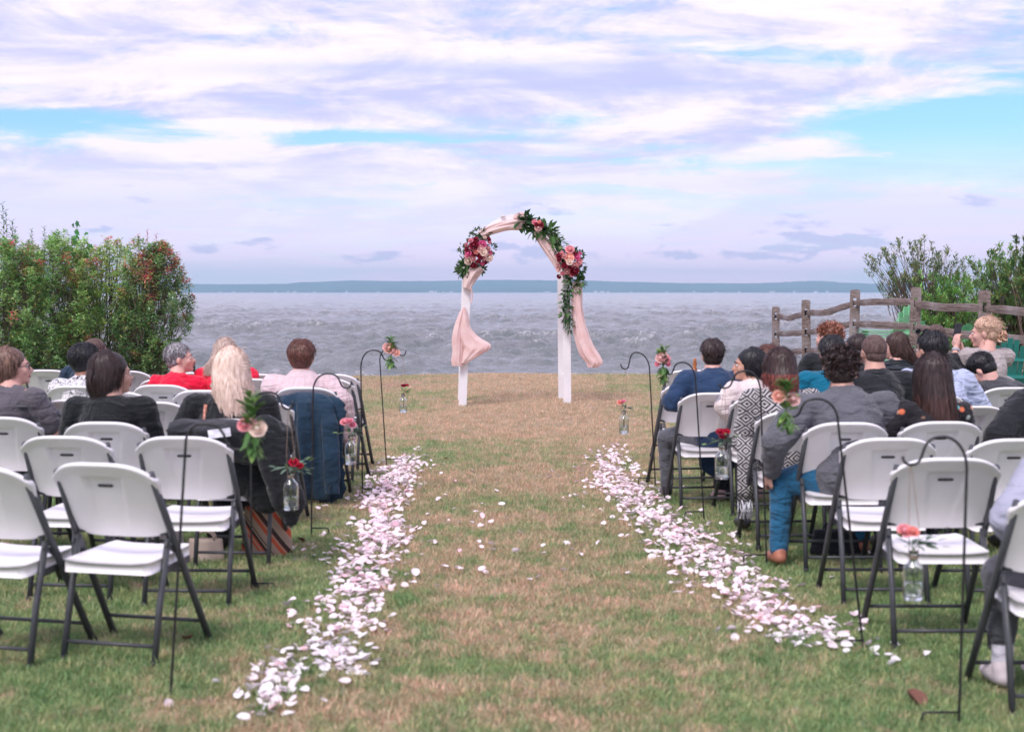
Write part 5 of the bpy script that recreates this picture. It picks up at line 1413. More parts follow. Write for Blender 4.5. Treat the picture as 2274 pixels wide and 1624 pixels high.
    if kind != 'curly':     # loose flyaway hairs lifted by the wind
        for _ in range(30 if hc == 'blonde' else 70):
            phi = rnd.uniform(-2.3, 2.3); th = rnd.uniform(.2, 1.9); a0 = surf(phi, th, 1.0); d = (a0-C).normalized()
            l = rnd.uniform(.015, .042)*(1.4 if kind == 'updo' else 1); wv = V((rnd.uniform(0, .9), rnd.uniform(-.5, .2), rnd.uniform(-.7, .2)))
            p0 = q(a0); o_ = T.to_3x3() @ d; mb.cur = (1.25, 1.25, 1.25)
            mb.ribbon([p0, p0+o_*l*.45+wv*l*.2, p0+o_*l*.6+wv*l*.7, p0+o_*l*.55+wv*l*1.3], .0022, (0, 1, 0))
    if kind == 'updo':
        for _ in range(1000):
            phi = rnd.uniform(-2.7, 2.7); th0 = rnd.uniform(.1, 1.2); pts = []
            tgt = V((0, -.128, -.030)); p0 = surf(phi, th0, 1.02)
            for t in (0, .3, .6, .85, 1):
                p = p0.lerp(tgt, t); dd = p-C; k_ = math.sqrt((dd.x/A.x)**2+(dd.y/A.y)**2+(dd.z/A.z)**2)
                if k_ < 1.03: p = C+dd/k_*(1.03+.03*rnd.random())
                pts.append(q(p))
            c = rnd.uniform(.7, 1.35); mb.cur = (c, c, c); mb.ribbon(pts, rnd.uniform(.003, .007)*s, (pts[1]-q(C)).normalized())
        for k_ in range(90):
            c0 = V((rnd.gauss(0, .016), -.130+rnd.gauss(0, .012), -.036+rnd.gauss(0, .018))); a0 = rnd.uniform(0, 6.28); u = V((rnd.gauss(0, 1), rnd.gauss(0, .4), rnd.gauss(0, 1))).normalized(); w = u.orthogonal().normalized(); x2 = u.cross(w)
            pts = [q(c0+(w*math.cos(a)+x2*math.sin(a))*.024) for a in [a0+j*.6 for j in range(6)]]; c = rnd.uniform(.6, 1.5); mb.cur = (c, c, c); mb.ribbon(pts, .009*s, u, False)
        for k_ in range(40):
            phi = rnd.uniform(-2.9, 2.9); p0 = surf(phi, rnd.uniform(.6, 1.8), 1.02); d = V((rnd.uniform(-.2, .9), -.4, rnd.uniform(-.4, .4)))*.05; mb.cur = (1.2, 1.2, 1.2); mb.ribbon([q(p0), q(p0*1.03+d*.5), q(p0*1.02+d+V((0, 0, -.02)))], .003*s, (0, 1, 0))

def person(label, px, py, d, yaw=0, lean=(0, .10), head=(0, 0, 0), sk='fair', hair=('short', 'brown', .2), top=None, legs=None, shoes=None, w=1.0, hs=1.0, twist=0, L=None, Rr=None, legpos=None, vox=.0125, part=0, wind=0, tip=None, slump=0, seated_h=.53, sleeve=1.0, skirt=0, hang=.0, bulk=1.0, voxc=.016, extras=None, low_neck=False):
    """yaw: degrees clockwise seen from above, 0 looks to the lake; lean: head position over the hips in body space; head: (yaw, pitch, roll)"""
    hs *= .95
    rnd = random.Random(sum(map(ord, label)))
    H = P(px, py, d); a = -R(yaw); Rm = Matrix.Rotation(a, 3, 'Z')
    lx, ly = lean; loc = V((H.x, H.y, 0))-(Rm @ V((lx, ly, 0))); g = max(0, gz(loc.x, loc.y)); loc.z = g; h = H.z-g
    e = empty('person', loc, a); tag(e, label, 'person')
    hy, hp, hr = [R(v) for v in head]
    C = V((lx, ly, h-.125*hs))
    Th = Matrix.Translation(C) @ Euler((-hp, hr, -hy), 'XYZ').to_matrix().to_4x4()
    sl = .77; S = V((lx*sl, ly*sl-.02, h-.298*hs-slump)); hipz = seated_h; sw = .172*w
    tw = -R(twist); SR = Matrix.Rotation(tw, 3, 'Z')
    sh = {-1: S+SR @ V((-sw, 0, -.005)), 1: S+SR @ V((sw, 0, -.005))}
    hip = V((0, 0, hipz)); mid = hip.lerp(S, .5)+V((0, -.035-.10*slump, 0)); chest = hip.lerp(S, .78)+V((0, -.02, 0))
    arm = {}
    for s_, q in ((-1, L), (1, Rr)):
        if q is None: q = ((s_*.235*w, S.y+.06, S.z-.275), (s_*.12, S.y+.26, .66))
        el, wr = V(q[0]), V(q[1]); hd = V(q[2]) if len(q) > 2 else (wr-el).normalized()+V((-s_*.2, 0, -.1)); hn = V(q[3]) if len(q) > 3 else V((0, 0, 1)); cu = q[4] if len(q) > 4 else .5
        arm[s_] = (el, wr, hd, hn, cu)
    lp = {-1: (V((-.13, .43, .50)), V((-.14, .47, .09))), 1: (V((.13, .43, .50)), V((.14, .47, .09)))}
    if legpos: lp = {k: (V(v[0]), V(v[1])) for k, v in legpos.items()}
    # continuous body
    mb = MB(); head_shapes(mb, Th, hs)
    nb = C+Th.to_3x3() @ V((0, -.028, -.055))*hs
    mb.cap(nb, S+V((0, -.005, .02)), .057*hs, .070*w, 14)
    mb.ell(S+V((0, 0, -.03)), (.12*w, .075, .06), SR, 12, 8)
    mb.cap(S+V((0, 0, -.06)), chest, .09*w, .11*w, 12, .75, (1, 0, 0)); mb.cap(chest, mid, .115*w, .10*w, 12, .8, (1, 0, 0)); mb.cap(mid, hip, .10*w, .12*w, 12, .85, (1, 0, 0))
    for s_ in (-1, 1):
        el, wr, hd, hn, cu = arm[s_]
        mb.cap(S+SR @ V((s_*.06, 0, -.01)), sh[s_], .05, .05*w, 10); mb.cap(sh[s_], el, .046*w, .036*w, 10); mb.cap(el, wr, .035*w, .024, 10)
        add_hand(mb, wr, hd, hn, s_ if False else s_, cu, 1.0)
        kn, an = lp[s_]; hj = hip+V((s_*.085, .0, -.01)); mb.cap(hj, kn, .075*w, .052, 10); mb.cap(kn, an, .050, .034, 10); mb.cap(an+V((0, -.02, -.035)), an+V((0, .13, -.055)), .034, .028, 8)
    b = mb.build('body', SK[sk], e); remesh(b, vox, 3)
    # face pieces
    for s_ in (-1, 1):
        q = MB(); q.ell(Th @ (V((s_*.030, .0855, .001))*hs), (.0125*hs, .009*hs, .0075*hs), Th.to_3x3(), 10, 8); ey = q.build('eye', M['eye'], b)
        q = MB(); q.ell(Th @ (V((s_*.030, .0935, .001))*hs), (.0058*hs, .003*hs, .0058*hs), Th.to_3x3(), 8, 6); q.build('iris', M['iris'], b)
    q = MB(); q.ell(Th @ (V((0, .0975, -.0555))*hs), (.022*hs, .009*hs, .0055*hs), Th.to_3x3(), 10, 6); q.ell(Th @ (V((0, .0955, -.065))*hs), (.019*hs, .009*hs, .006*hs), Th.to_3x3(), 10, 6); q.build('lips', M['lip'], b)
    hk, hc, hl = hair
    for s_ in (-1, 1):
        q = MB(); q.cur = (.8, .8, .8); q.tube([Th @ (V((s_*x, y, z))*hs) for x, y, z in ((.014, .0985, .020), (.030, .095, .026), (.046, .080, .021))], [.0025*hs, .0035*hs, .0015*hs], 6); q.build('eyebrow', HRC[hc], b)
    q = MB(); hair_shapes(q, Th, hs, hk, hl, rnd, part, wind, hc=hc, tip=tip); q.build('hair', HRC[hc], e)
    # top garment
    kind, mat = top[0], FB[top[1]]; off = {'shirt': .012, 'jacket': .024, 'dress': .012, 'hoodie': .026, 'shawl': .03}[kind]*bulk
    mb = MB(); nz = .030 if not low_neck else -.03
    mb.ell(S+V((0, -.005, -.035)), (.125*w+off, .088+off, .066+off*.8), SR, 14, 8)
    mb.cap(S+V((0, 0, -.07)), chest, .098*w+off, .128*w+off, 16, .76, (1, 0, 0)); mb.cap(chest, mid, .132*w+off, .120*w+off, 16, .80, (1, 0, 0)); mb.cap(mid, hip+V((0, 0, .02)), .122*w+off, .138*w+off, 16, .85, (1, 0, 0))
    if kind in ('jacket', 'hoodie', 'shawl'): mb.cap(hip+V((0, -.03, -.02)), hip+V((0, .05, -.05)), .14*w+off, .14*w+off, 14, .7, (1, 0, 0))
    cp = {-1: None, 1: None}
    for s_ in (-1, 1):
        el, wr, hd, hn, cu = arm[s_]
        mb.cap(S+SR @ V((s_*.07, 0, -.015)), sh[s_]+V((0, 0, -.008)), .052+off*.7, .056*w+off*.7, 12)
        if sleeve >= .9:
            mb.cap(sh[s_]+V((0, 0, -.012)), el, .055*w+off*.8, .045*w+off*.9, 12); we = el.lerp(wr, .94*sleeve); mb.cap(el, we, .044*w+off*.9, .032+off*.8, 12)
        else:
            mb.cap(sh[s_]+V((0, 0, -.012)), sh[s_].lerp(el, sleeve), .055*w+off*.8, .052*w+off, 12)
    if skirt:
        for s_ in (-1, 1):
            kn, an = lp[s_]; mb.cap(hip+V((s_*.08, 0, -.01)), kn, .11*w, .085, 12)
        mb.cap(lp[-1][0].lerp(lp[1][0], .2), lp[-1][1].lerp(lp[1][1], .3)+V((0, 0, .25)), .10, .12, 12)
    if hang: mb.cap(hip+V((0, -.10, -.02)), hip+V((0, -.10, -.02-hang)), .135*w, .13*w, 14, .25, (1, 0, 0))
    if not low_neck: mb.cap(S+V((0, -.012, .0)), S.lerp(nb, .42)+V((0, -.008, -.012)), .072*w+off*.5, .060+off*.4, 14)
    gname = {'shirt': 'shirt', 'jacket': 'jacket', 'dress': 'dress', 'hoodie': 'sweatshirt', 'shawl': 'shawl'}[kind]
    gm = mb.build(gname, mat, e); remesh(gm, voxc, 2, .030 if kind != 'dress' else .015, .08)
    if kind == 'jacket':    # turned collar and shirt collar
        mb = MB(); pts = [S+V((math.sin(t)*.078, -math.cos(t)*.078+.008, .042+.004*math.cos(t))) for t in [(-2.0+k*4.0/14) for k in range(15)]]
        mb.tube(pts, [.009+.008*math.sin(math.pi*k/14) for k in range(15)], 8, True, 2.0, (0, 0, 1)); mb.build('collar', mat, e)
        if top[-1] == 'white':
            mb = MB(); pts = [S+V((math.sin(t)*.066, -math.cos(t)*.066+.006, .064)) for t in [(-2.2+k*4.4/14) for k in range(15)]]; mb.tube(pts, .010, 8, True, 1.5, (0, 0, 1)); mb.build('shirt_collar', FB['collar'], e)
    if legs:
        mb = MB(); lw = legs[1] if isinstance(legs, tuple) else 0; ln = legs[0] if isinstance(legs, tuple) else legs
        mb.cap(hip+V((-.05, -.02, -.015)), hip+V((.05, -.02, -.015)), .118*w, .118*w, 12)
        for s_ in (-1, 1):
            kn, an = lp[s_]; mb.cap(hip+V((s_*.085, 0, -.01)), kn, .092*w+lw, .068+lw, 12); mb.cap(kn, kn.lerp(an, .97), .067+lw, .050+lw, 12)
        t_ = mb.build('trousers', FB[ln], e); remesh(t_, voxc, 4, .018, .10)
    for s_ in (-1, 1):
        kn, an = lp[s_]
        if shoes:
            mb = MB(); mb.cap(an+V((0, -.025, -.042)), an+V((0, .09, -.050)), .040, .044, 10, .95); mb.cap(an+V((0, .09, -.054)), an+V((0, .155, -.058)), .043, .033, 10, .8); mb.cap(an+V((0, -.015, -.02)), an+V((0, 0, .01)), .043, .042, 10)
            sh_ = mb.build('shoe', M[shoes], e); remesh(sh_, .010, 2)
    if extras: extras(e, Th, S, arm, lp, hs, Rm)
    return e, Th, S

def glasses(dark=False, ontop=False):
    def f(e, Th, S, arm, lp, hs, Rm):
        mb = MB(); T = Th @ (Matrix.Translation((0, .0, .085)) @ Matrix.Rotation(.5, 4, 'X') if ontop else Matrix.Identity(4)); q = lambda x, y, z: T @ (V((x, y, z))*hs)
        for s_ in (-1, 1):
            mb.tube([q(s_*(.033+.024*math.cos(a)), .103-.006*abs(math.cos(a)), .000+.017*math.sin(a)) for a in [2*math.pi*k/12 for k in range(13)]], .0024, 5, False)
            mb.tube([q(s_*.057, .098, .004), q(s_*.079, .06, .006), q(s_*.082, -.01, .004), q(s_*.080, -.03, -.010)], .0028, 5)
        mb.tube([q(-.010, .104, .003), q(.010, .104, .003)], .0022, 5); g = mb.build('glasses', M['frame'], e)
        if dark:
            for s_ in (-1, 1):
                m2 = MB(); m2.ell(q(s_*.033, .1005, 0), (.024*hs, .002*hs, .017*hs), T.to_3x3(), 12, 6); m2.build('lens', M['lens'], g)
    return f
def band(mb, pts, r, n=8): mb.tube(pts, r, n)

# left of the aisle
person('woman in grey short sleeved shirt and glasses with brown shoulder hair, left edge', 28, 771, 8.8, 10, (.0, .10), (62, -3, 0), 'fair', ('bob', 'lightbrown', .11), ('shirt', 'charcoal'), 'darktr', 'blackshoe', w=1.18, hs=1.04, twist=14, sleeve=.72,
       L=((-.33, -.04, .70), (-.16, -.16, .735), (.9, -.2, -.15), (0, -.5, 1), .7), Rr=((.285, .10, .66), (.20, .30, .62)), extras=glasses(), vox=.0105)
def scarf_l1(e, Th, S, arm, lp, hs, Rm):
    mb = MB(); mb.tube([S+V((math.sin(t)*.105, -math.cos(t)*.085, .018)) for t in [k*2*math.pi/20 for k in range(21)]], .032, 10, True); o = mb.build('scarf', FB['floral_grey'], e); remesh(o, .014, 3, .02, .08)
FB['floral_grey'] = fabric('grey_floral_scarf', (.16, .18, .20), pattern=pat_floral((.30, .20, .22), (.12, .14, .16), (.24, .26, .28), 16))
e1 = None
person('woman with black bobbed hair in white blouse with black scrollwork', 193, 764, 10.9, 8, (.05, .10), (35, -2, 0), 'brown', ('wavy', 'black', .1), ('shirt', 'white'), 'darktr', 'blackshoe', w=1.2, hs=1.12)
person('man with shaven head in dark navy shirt, by the hedge', 213, 749, 11.9, 6, (.10, .10), (48, 2, 0), 'mid', ('buzz', 'stubble', 0), ('jacket', 'navycloth'), 'darktr', 'blackshoe', w=1.1, hs=1.02)
person('woman with smooth dark brown bobbed hair in black long sleeved top', 249, 780, 8.05, 4, (.02, .06), (52, 0, 0), 'olive', ('bob', 'dark', .15), ('dress', 'black'), 'darktr', 'blackshoe', w=1.16, hs=1.08, low_neck=True, skirt=1)
person('older woman with short grey hair in bright red jacket, seen in profile', 400, 762, 11.5, 6, (.03, .12), (78, -6, 0), 'fair', ('short', 'grey', .1), ('jacket', 'redcloth'), 'darktr', 'blackshoe', w=1.0, hs=1.05, slump=.01, vox=.0085)
person('woman in red with ash blonde hair, behind the platinum blonde woman', 504, 751, 11.6, 5, (0, .10), (20, 0, 0), 'fair', ('long', 'ash', .20), ('jacket', 'redcloth'), 'darktr', 'blackshoe', w=1.1, hs=1.03, wind=-.08)
def l7(e, Th, S, arm, lp, hs, Rm):
    mb = MB(); mb.tube([S+V((-.115, -.105, .00)), S+V((-.12, -.118, -.10)), S+V((-.125, -.13, -.20))], .010, 6); mb.build('bag_strap', M['strap'], e)
M['strap'] = plain('coral_beaded_strap', (.60, .25, .18), .5, .5, 60, .3)
person('woman with long platinum blonde hair in black low backed dress', 516, 771, 8.0, 2, (.03, .05), (10, -2, 0), 'fair', ('long', 'blonde', .27), ('dress', 'black'), 'darktr', 'blackshoe', w=1.18, hs=1.10, low_neck=True, skirt=1, wind=.05, extras=l7,
       L=((-.29, .06, .72), (-.15, .26, .62)), hang=.0)
person('woman with short auburn hair in pale pink linen blouse', 669, 757, 10.55, 4, (-.03, .12), (-8, 4, 0), 'fair', ('wavy', 'auburn', .1), ('jacket', 'pinklinen'), 'darktr', 'blackshoe', w=1.22, hs=1.10, bulk=1.2,
       Rr=((.30, .02, .72), (.33, .10, .42), (0, .1, -1), (1, 0, 0), .3))
# right of the aisle
def r1(e, Th, S, arm, lp, hs, Rm):
    c = arm[-1][1]+V((.055, .05, .13)); m = empty('amber_bottle'); m.location = e.matrix_basis @ c; tag(m, 'small amber wooden bottle held up by the man in navy suit', 'bottle')
    mb = MB(); mb.lathe([(.004, -.07), (.016, -.068), (.019, -.03), (.011, -.01), (.017, .01), (.011, .03), (.013, .05), (.004, .055)], n=14); mb.build('turned_body', M['amber'], m)
M['amber'] = plain('amber_wood', (.42, .14, .04), .4, .2, 20, 0)
person('man with short dark hair in navy suit jacket and white collar', 1581, 753, 10.5, -4, (0, .12), (4, 0, 0), 'fair', ('short', 'dark', .1), ('jacket', 'navy', 'white'), 'greytr', 'blackshoe', w=1.16, hs=1.02, bulk=1.15, hang=.16,
       L=((-.31, .06, .74), (-.15, .24, .87), (.1, .3, 1), (-1, -.3, 0), .9), legpos={-1: ((-.31, .30, .46), (-.30, .30, .09)), 1: ((.16, .36, .47), (.12, .12, .10))}, extras=r1)
person('smiling woman with straight black hair looking left, floral scarf', 1661, 773, 10.1, -8, (-.05, .10), (-80, 0, 0), 'tan', ('bob', 'black', .13), ('shawl', 'floral'), 'darktr', 'blushshoe', w=.95, hs=1.02, vox=.0085, twist=-15, L=((-.25, .02, .74), (-.12, .24, .64)))
person('person with reddish hair mostly hidden between two dark haired women', 1705, 767, 11.6, 0, (0, .1), (0, 0, 0), 'fair', ('wavy', 'auburn', .1), ('shirt', 'charcoal'), 'darktr', 'blackshoe')
person('woman with long dark hair turning copper at the tips, black white woven shawl', 1727, 773, 8.85, -6, (-.04, .08), (-12, 0, 0), 'tan', ('long', 'browntip', .17), ('shawl', 'geo'), 'darktr', 'blackshoe', w=1.06, hs=1.10, tip=(4.5, 2.2, 1.8), bulk=1.1)
person('curly haired man in grey suit jacket and blue jeans leaning on the chair back', 1868, 774, 8.1, -8, (.0, .14), (20, 10, 0), 'olive', ('curly', 'dark', .1), ('jacket', 'greysuit'), ('denim', .006), 'tanshoe', w=1.38, hs=1.12, bulk=1.2, hang=.12, slump=.0,
       L=((-.43, .00, .72), (-.42, .10, .53), (-.2, .6, -.6), (-1, 0, .2), .7), Rr=((.31, .16, .70), (.2, .34, .62)), legpos={-1: ((-.34, .15, .47), (-.37, .11, .09)), 1: ((.20, .42, .49), (.24, .40, .09))})
person('person with frizzy copper curls in black jacket, close to the fence', 1838, 717, 12.9, -4, (.03, .10), (-40, 0, 0), 'fair', ('curly', 'red', .1), ('jacket', 'blackshirt'), 'darktr', 'blackshoe', w=1.02, hs=1.15)
person('man with cropped black hair in teal jacket behind the curly haired man', 1847, 745, 10.4, 0, (.08, .10), (10, 0, 0), 'tan', ('short', 'black', .1), ('jacket', 'teal'), 'darktr', 'blackshoe', w=1.0, hs=1.10)
person('dark haired woman facing left in profile between two men', 1897, 743, 12.0, -20, (0, .1), (-70, 0, 0), 'fair', ('bob', 'dark', .13), ('shirt', 'blackshirt'), 'darktr', 'blackshoe', w=.95, vox=.0085)
person('man with shaved head and dark glasses in black collared shirt', 1939, 740, 9.45, -3, (0, .10), (-6, 0, 0), 'olive', ('buzz', 'stubble', 0), ('jacket', 'blackshirt'), 'darktr', 'blackshoe', w=1.22, hs=1.08, extras=glasses(True))
person('young woman with wavy brown hair looking left in dark quilted jacket', 1984, 738, 11.8, -15, (-.04, .10), (-60, 0, 0), 'fair', ('long', 'brown', .16), ('jacket', 'puffer'), 'darktr', 'blackshoe', w=.98, wind=.06, vox=.0085)
person('woman with very long dark brown hair and black top with coral and teal flowers', 2066, 784, 8.1, -3, (.0, .06), (-10, 0, 0), 'fair', ('long', 'dark', .38), ('shirt', 'darkfloral'), 'darktr', 'blackshoe', w=1.02, hs=1.12, wind=.03, tip=(1.8, 1.5, 1.4),
       L=((-.27, .02, .72), (-.20, .12, .85), (-.3, .4, .5), (-.3, -1, .4), .8), vox=.0085)
person('black haired man in light blue shirt with sunglasses pushed up on his head', 2066, 736, 10.2, 0, (-.13, .10), (-25, 0, 0), 'tan', ('short', 'black', .1), ('jacket', 'lightblue'), 'darktr', 'blackshoe', w=1.18, hs=1.15, extras=glasses(True, True))
person('balding man in black shirt beside the fence, behind the man in light blue', 2076, 718, 12.0, 0, (-.06, .10), (-6, 0, 0), 'mid', ('buzz', 'stubble', 0), ('jacket', 'blackshirt'), 'darktr', 'blackshoe', w=1.15, hs=1.08)
def r13(e, Th, S, arm, lp, hs, Rm):
    el, wr, hd, hn, cu = arm[-1]; c = e.matrix_basis @ (wr+V((.035, .045, .125))); ph = empty('phone', c, 0); ph.rotation_euler = (R(-12), R(4), R(-58)); tag(ph, 'black phone held up by the blonde woman', 'phone')
    mb = MB(); mb.box((0, 0, 0), (.074, .011, .158)); o = mb.build('case', M['phone'], ph, False); bv = o.modifiers.new('b', 'BEVEL'); bv.width = .005; bv.segments = 3
    mb = MB(); mb.box((0, .0062, 0), (.066, .001, .146)); mb.build('screen', M['lens'], ph, False)
    mb = MB(); mb.box((-.018, -.007, .055), (.022, .003, .026)); mb.build('camera_bump', M['frame'], ph, False)
    mb = MB(); mb.tube([Th @ (V((-.082, 0, -.045))*hs), Th @ (V((-.084, 0, -.085))*hs)], .003, 6); mb.build('earring', M['gold'], e)
    mb = MB(); q = el.lerp(wr, .86); ax = (wr-el).normalized(); mb.tube([q-ax*.012, q+ax*.012], .034, 12); mb.build('watch', M['watch'], e)
M['watch'] = plain('grey_watch_band', (.42, .42, .46), .5, .05, 5, 0)
person('blonde woman with hair in a loose bun and beige shawl holding up a phone', 2186, 704, 12.0, -14, (0, .06), (-52, 4, 0), 'fair', ('updo', 'strawberry', .1), ('shawl', 'beige'), 'darktr', 'blackshoe', w=1.06, hs=1.12, vox=.0085, low_neck=True, sleeve=.55,
       L=((-.22, .20, .86), (-.10, .33, 1.08), (.15, .2, 1), (-1, -.3, 0), .7), Rr=((.12, .28, .82), (-.01, .37, 1.03), (-.2, .2, 1), (1, -.3, 0), .7), extras=r13)
person('man with black hair bowing his head, hand on brow, in pinstripe jacket', 2180, 786, 10.9, -8, (-.24, .12), (-42, 46, 0), 'fair', ('short', 'black', .1), ('jacket', 'pin'), 'darktr', 'blackshoe', w=1.2, hs=1.06, slump=-.02, vox=.0085, bulk=1.2,
       L=((-.36, .20, .68), (-.27, .24, .85), (-.1, -.1, 1), (-1, 0, 0), .4))
person('man in black suit at the right edge, only his shoulder and arm in view', 2352, 776, 8.2, -5, (.02, .12), (-10, 0, 0), 'fair', ('short', 'dark', .1), ('jacket', 'blackshirt'), 'darktr', 'blackshoe', w=1.3, hs=1.05, bulk=1.3,
       L=((-.38, .0, .74), (-.40, .16, .58)))
def r16(e, Th, S, arm, lp, hs, Rm):
    for s_ in (-1, 1):
        kn, an = lp[s_]; mb = MB(); mb.cap(an+V((0, 0, .0)), an.lerp(kn, .36), .041, .044, 12); o = mb.build('sock', FB['sock'], e); remesh(o, .012, 2, .008, .05)
person('person in light grey sweatshirt, charcoal joggers and white shoes at lower right', 2400, 880, 5.45, -2, (.0, .20), (0, 0, 0), 'fair', ('short', 'dark', .1), ('hoodie', 'sweat'), None, 'whiteshoe', w=1.12, hs=1.0, bulk=1.2,
       L=((-.34, .02, .70), (-.22, .22, .60)), legpos={-1: ((-.29, .20, .46), (-.30, .17, .12)), 1: ((-.05, .22, .46), (-.12, .20, .12))}, extras=r16, seated_h=.55)
def r16legs():
    e = [o for o in COL.objects if o.get('label', '').startswith('person in light grey sweat')][0]
    hip = V((0, 0, .54)); mb = MB(); mb.cap(hip+V((-.05, -.02, -.015)), hip+V((.05, -.02, -.015)), .125, .125, 12)
    for kn, an in ((V((-.29, .20, .46)), V((-.30, .17, .12))), (V((-.05, .22, .46)), V((-.12, .20, .12)))):
        mb.cap(hip+V((kn.x*.3, 0, -.01)), kn, .105, .085, 12); mb.cap(kn, kn.lerp(an, .62), .082, .058, 12); mb.cap(kn.lerp(an, .60), kn.lerp(an, .68), .062, .056, 12)
    o = mb.build('trousers', FB['jogger'], e); remesh(o, .014, 4, .022, .10)
r16legs()

# ------------------------------------------------------------------ clothes and bags left on the chairs
def draped(name, label, rows, mat, cat, folds=6, amp=.1, parts=None, disp=.02):
    c = rows[0][0]; e = empty(name, (c.x, c.y, max(0, c.z-.5))); tag(e, label, cat)
    mb = MB(); rr = [(r[0]-e.location, V((r[1], 0, 0)), V((0, r[2], 0))) for r in rows]
    mb.loft(rr, 64, folds, amp, 1); o = mb.build('body', mat, e); remesh(o, .011, 1, disp, .12)
    return e
d0 = 10.15
FB['jacketnavy'] = fabric('dark_teal_navy_wool', (.012, .036, .066), fold=.35, fscale=6)
ej = draped('suit_jacket', 'navy blue suit jacket hanging over a chair back at the aisle', [(P(680, 870, d0+.05), .08, .02), (P(678, 877, d0+.03), .17, .045), (P(680, 890, d0), .225, .06), (P(682, 920, d0-.02), .235, .06), (P(684, 960, d0-.02), .225, .065), (P(686, 1010, d0), .215, .07), (P(688, 1060, d0+.02), .215, .07), (P(690, 1096, d0+.03), .21, .065), (P(690, 1108, d0+.03), .20, .05)], FB['jacketnavy'], 'jacket', 8, .38, disp=.022)
o_ = ej.location
def sleeve_(pts, rad, name, mat, parent, flat=.6):
    mb = MB(); ps = []; rs = []
    for i_ in range(len(pts)-1):
        for t in (0, .25, .5, .75): ps.append(pts[i_].lerp(pts[i_+1], t)); rs.append(rad[i_]+(rad[i_+1]-rad[i_])*t)
    ps.append(pts[-1]); rs.append(rad[-1]); rs = [r*(1+.06*math.sin(k*2.1)) for k, r in enumerate(rs)]
    mb.tube(ps, rs, 18, True, flat, (1, 0, 0)); o = mb.build(name, mat, parent); remesh(o, .009, 2, .02, .09); return o
sleeve_([P(722, 888, d0-.02)-o_, P(732, 940, d0-.08)-o_, P(736, 1010, d0-.10)-o_, P(737, 1096, d0-.09)-o_], [.045, .062, .060, .056], 'sleeve', FB['jacketnavy'], ej)
sleeve_([P(724, 1060, d0+.03)-o_, P(724, 1110, d0+.03)-o_, P(721, 1146, d0+.03)-o_], [.075, .06, .035], 'front_flap', FB['jacketnavy'], ej, .4)
for k in range(3):
    mb = MB(); mb.ell(P(733, 1077+k*5, d0-.135)-o_, (.007, .004, .007)); mb.build('button', M['badge'], ej)
d1 = 7.72
eb = draped('winter_coat', 'black coat thrown over the chair behind the blonde woman', [(P(500, 930, d1+.05), .24, .03), (P(500, 938, d1), .31, .07), (P(508, 955, d1-.05), .34, .09), (P(522, 975, d1-.04), .31, .085), (P(545, 995, d1-.03), .26, .07), (P(575, 1015, d1-.02), .17, .06), (P(588, 1030, d1), .10, .05)], FB['blackshirt'], 'coat', 7, .12)
o_ = eb.location
mb = MB(); mb.cap(P(590, 960, d1-.06)-o_, P(612, 1030, d1-.05)-o_, .10, .095, 14, .6, (1, 0, 0)); mb.cap(P(612, 1030, d1-.05)-o_, P(640, 1110, d1+.0)-o_, .095, .10, 14, .6, (1, 0, 0)); mb.cap(P(640, 1110, d1)-o_, P(645, 1150, d1+.02)-o_, .09, .05, 14, .6, (1, 0, 0)); o = mb.build('sleeve', FB['blackshirt'], eb); remesh(o, .013, 3, .02, .12)
mb = MB(); mb.cap(P(560, 1050, d1+.10)-o_, P(590, 1100, d1+.10)-o_, .13, .10, 14, .5, (1, 0, 0)); o = mb.build('lining', FB['black'], eb); remesh(o, .013, 3, .02, .12)
mb = MB(); mb.box(P(487, 961, d1-.155)-o_, (.12, .004, .045), Matrix.Rotation(-.12, 3, 'Y')); mb.build('care_tag', FB['collar'], eb, False)
# long coat tail of black dress filling below the chair back
def bag(label, px, py, d, w, dp, h, mat, cat='bag', straps=None, rz=0):
    g = G(px, py); e = empty('bag', (g.x, d, 0), rz); tag(e, label, cat); mb = MB(); n = 8
    rows = [(V((0, 0, h*t)), V((w/2*(1-.12*t), 0, 0)), V((0, dp/2*(1-.5*t), 0))) for t in (0, .1, .3, .6, .85, 1)]
    mb.loft(rows, 28, 4, .05, 2); mb.build('body', mat, e)
    for s_ in (-1, 1):
        mb = MB(); mb.tube([V((w*.25*math.cos(a), s_*dp*.2, h*.97+h*.35*math.sin(a))) for a in [math.pi*k/10 for k in range(11)]], .006, 6); mb.build('handle', straps or mat, e)
def stripes():
    n = NT('rust_striped_weave'); v = n.coord('Object', (1, 1, 1), (0, R(38), 0)); w = n.wave(v, 3.4, 0, 'X', 'SAW'); a = n.wave(v, 9.5, 0, 'X')
    c = n.mix(n.mr(w, .3, .34), (.50, .10, .05), (.05, .035, .03)); c = n.mix(n.mr(w, .62, .66), c, (.34, .25, .19)); c = n.mix(n.mr(a, .85, .95), c, (.40, .30, .22)); return n.fin(c, .9, n.bump(n.noise(v, 120, 3), .4, .004), .2)
bag('rust and cream striped woven tote bag under the black coat chair', 598, 1232, 8.25, .30, .14, .30, stripes(), 'tote bag')
bag('beige handbag on the grass under an empty white chair, left side', 475, 1232, 8.1, .22, .12, .14, plain('beige_leather', (.42, .33, .28), .6, .1, 10, .1), 'handbag')
bag('white handbag with red straps under the chairs on the left', 372, 1222, 8.4, .24, .12, .16, plain('cream_canvas', (.62, .56, .52), .7, .1, 10, .1), 'handbag', plain('red_strap', (.50, .07, .04), .5, .1, 10, 0))
bag('dark bag tucked under the chair of the curly haired man', 1815, 1190, 8.4, .34, .18, .14, FB['darktr'], 'bag')
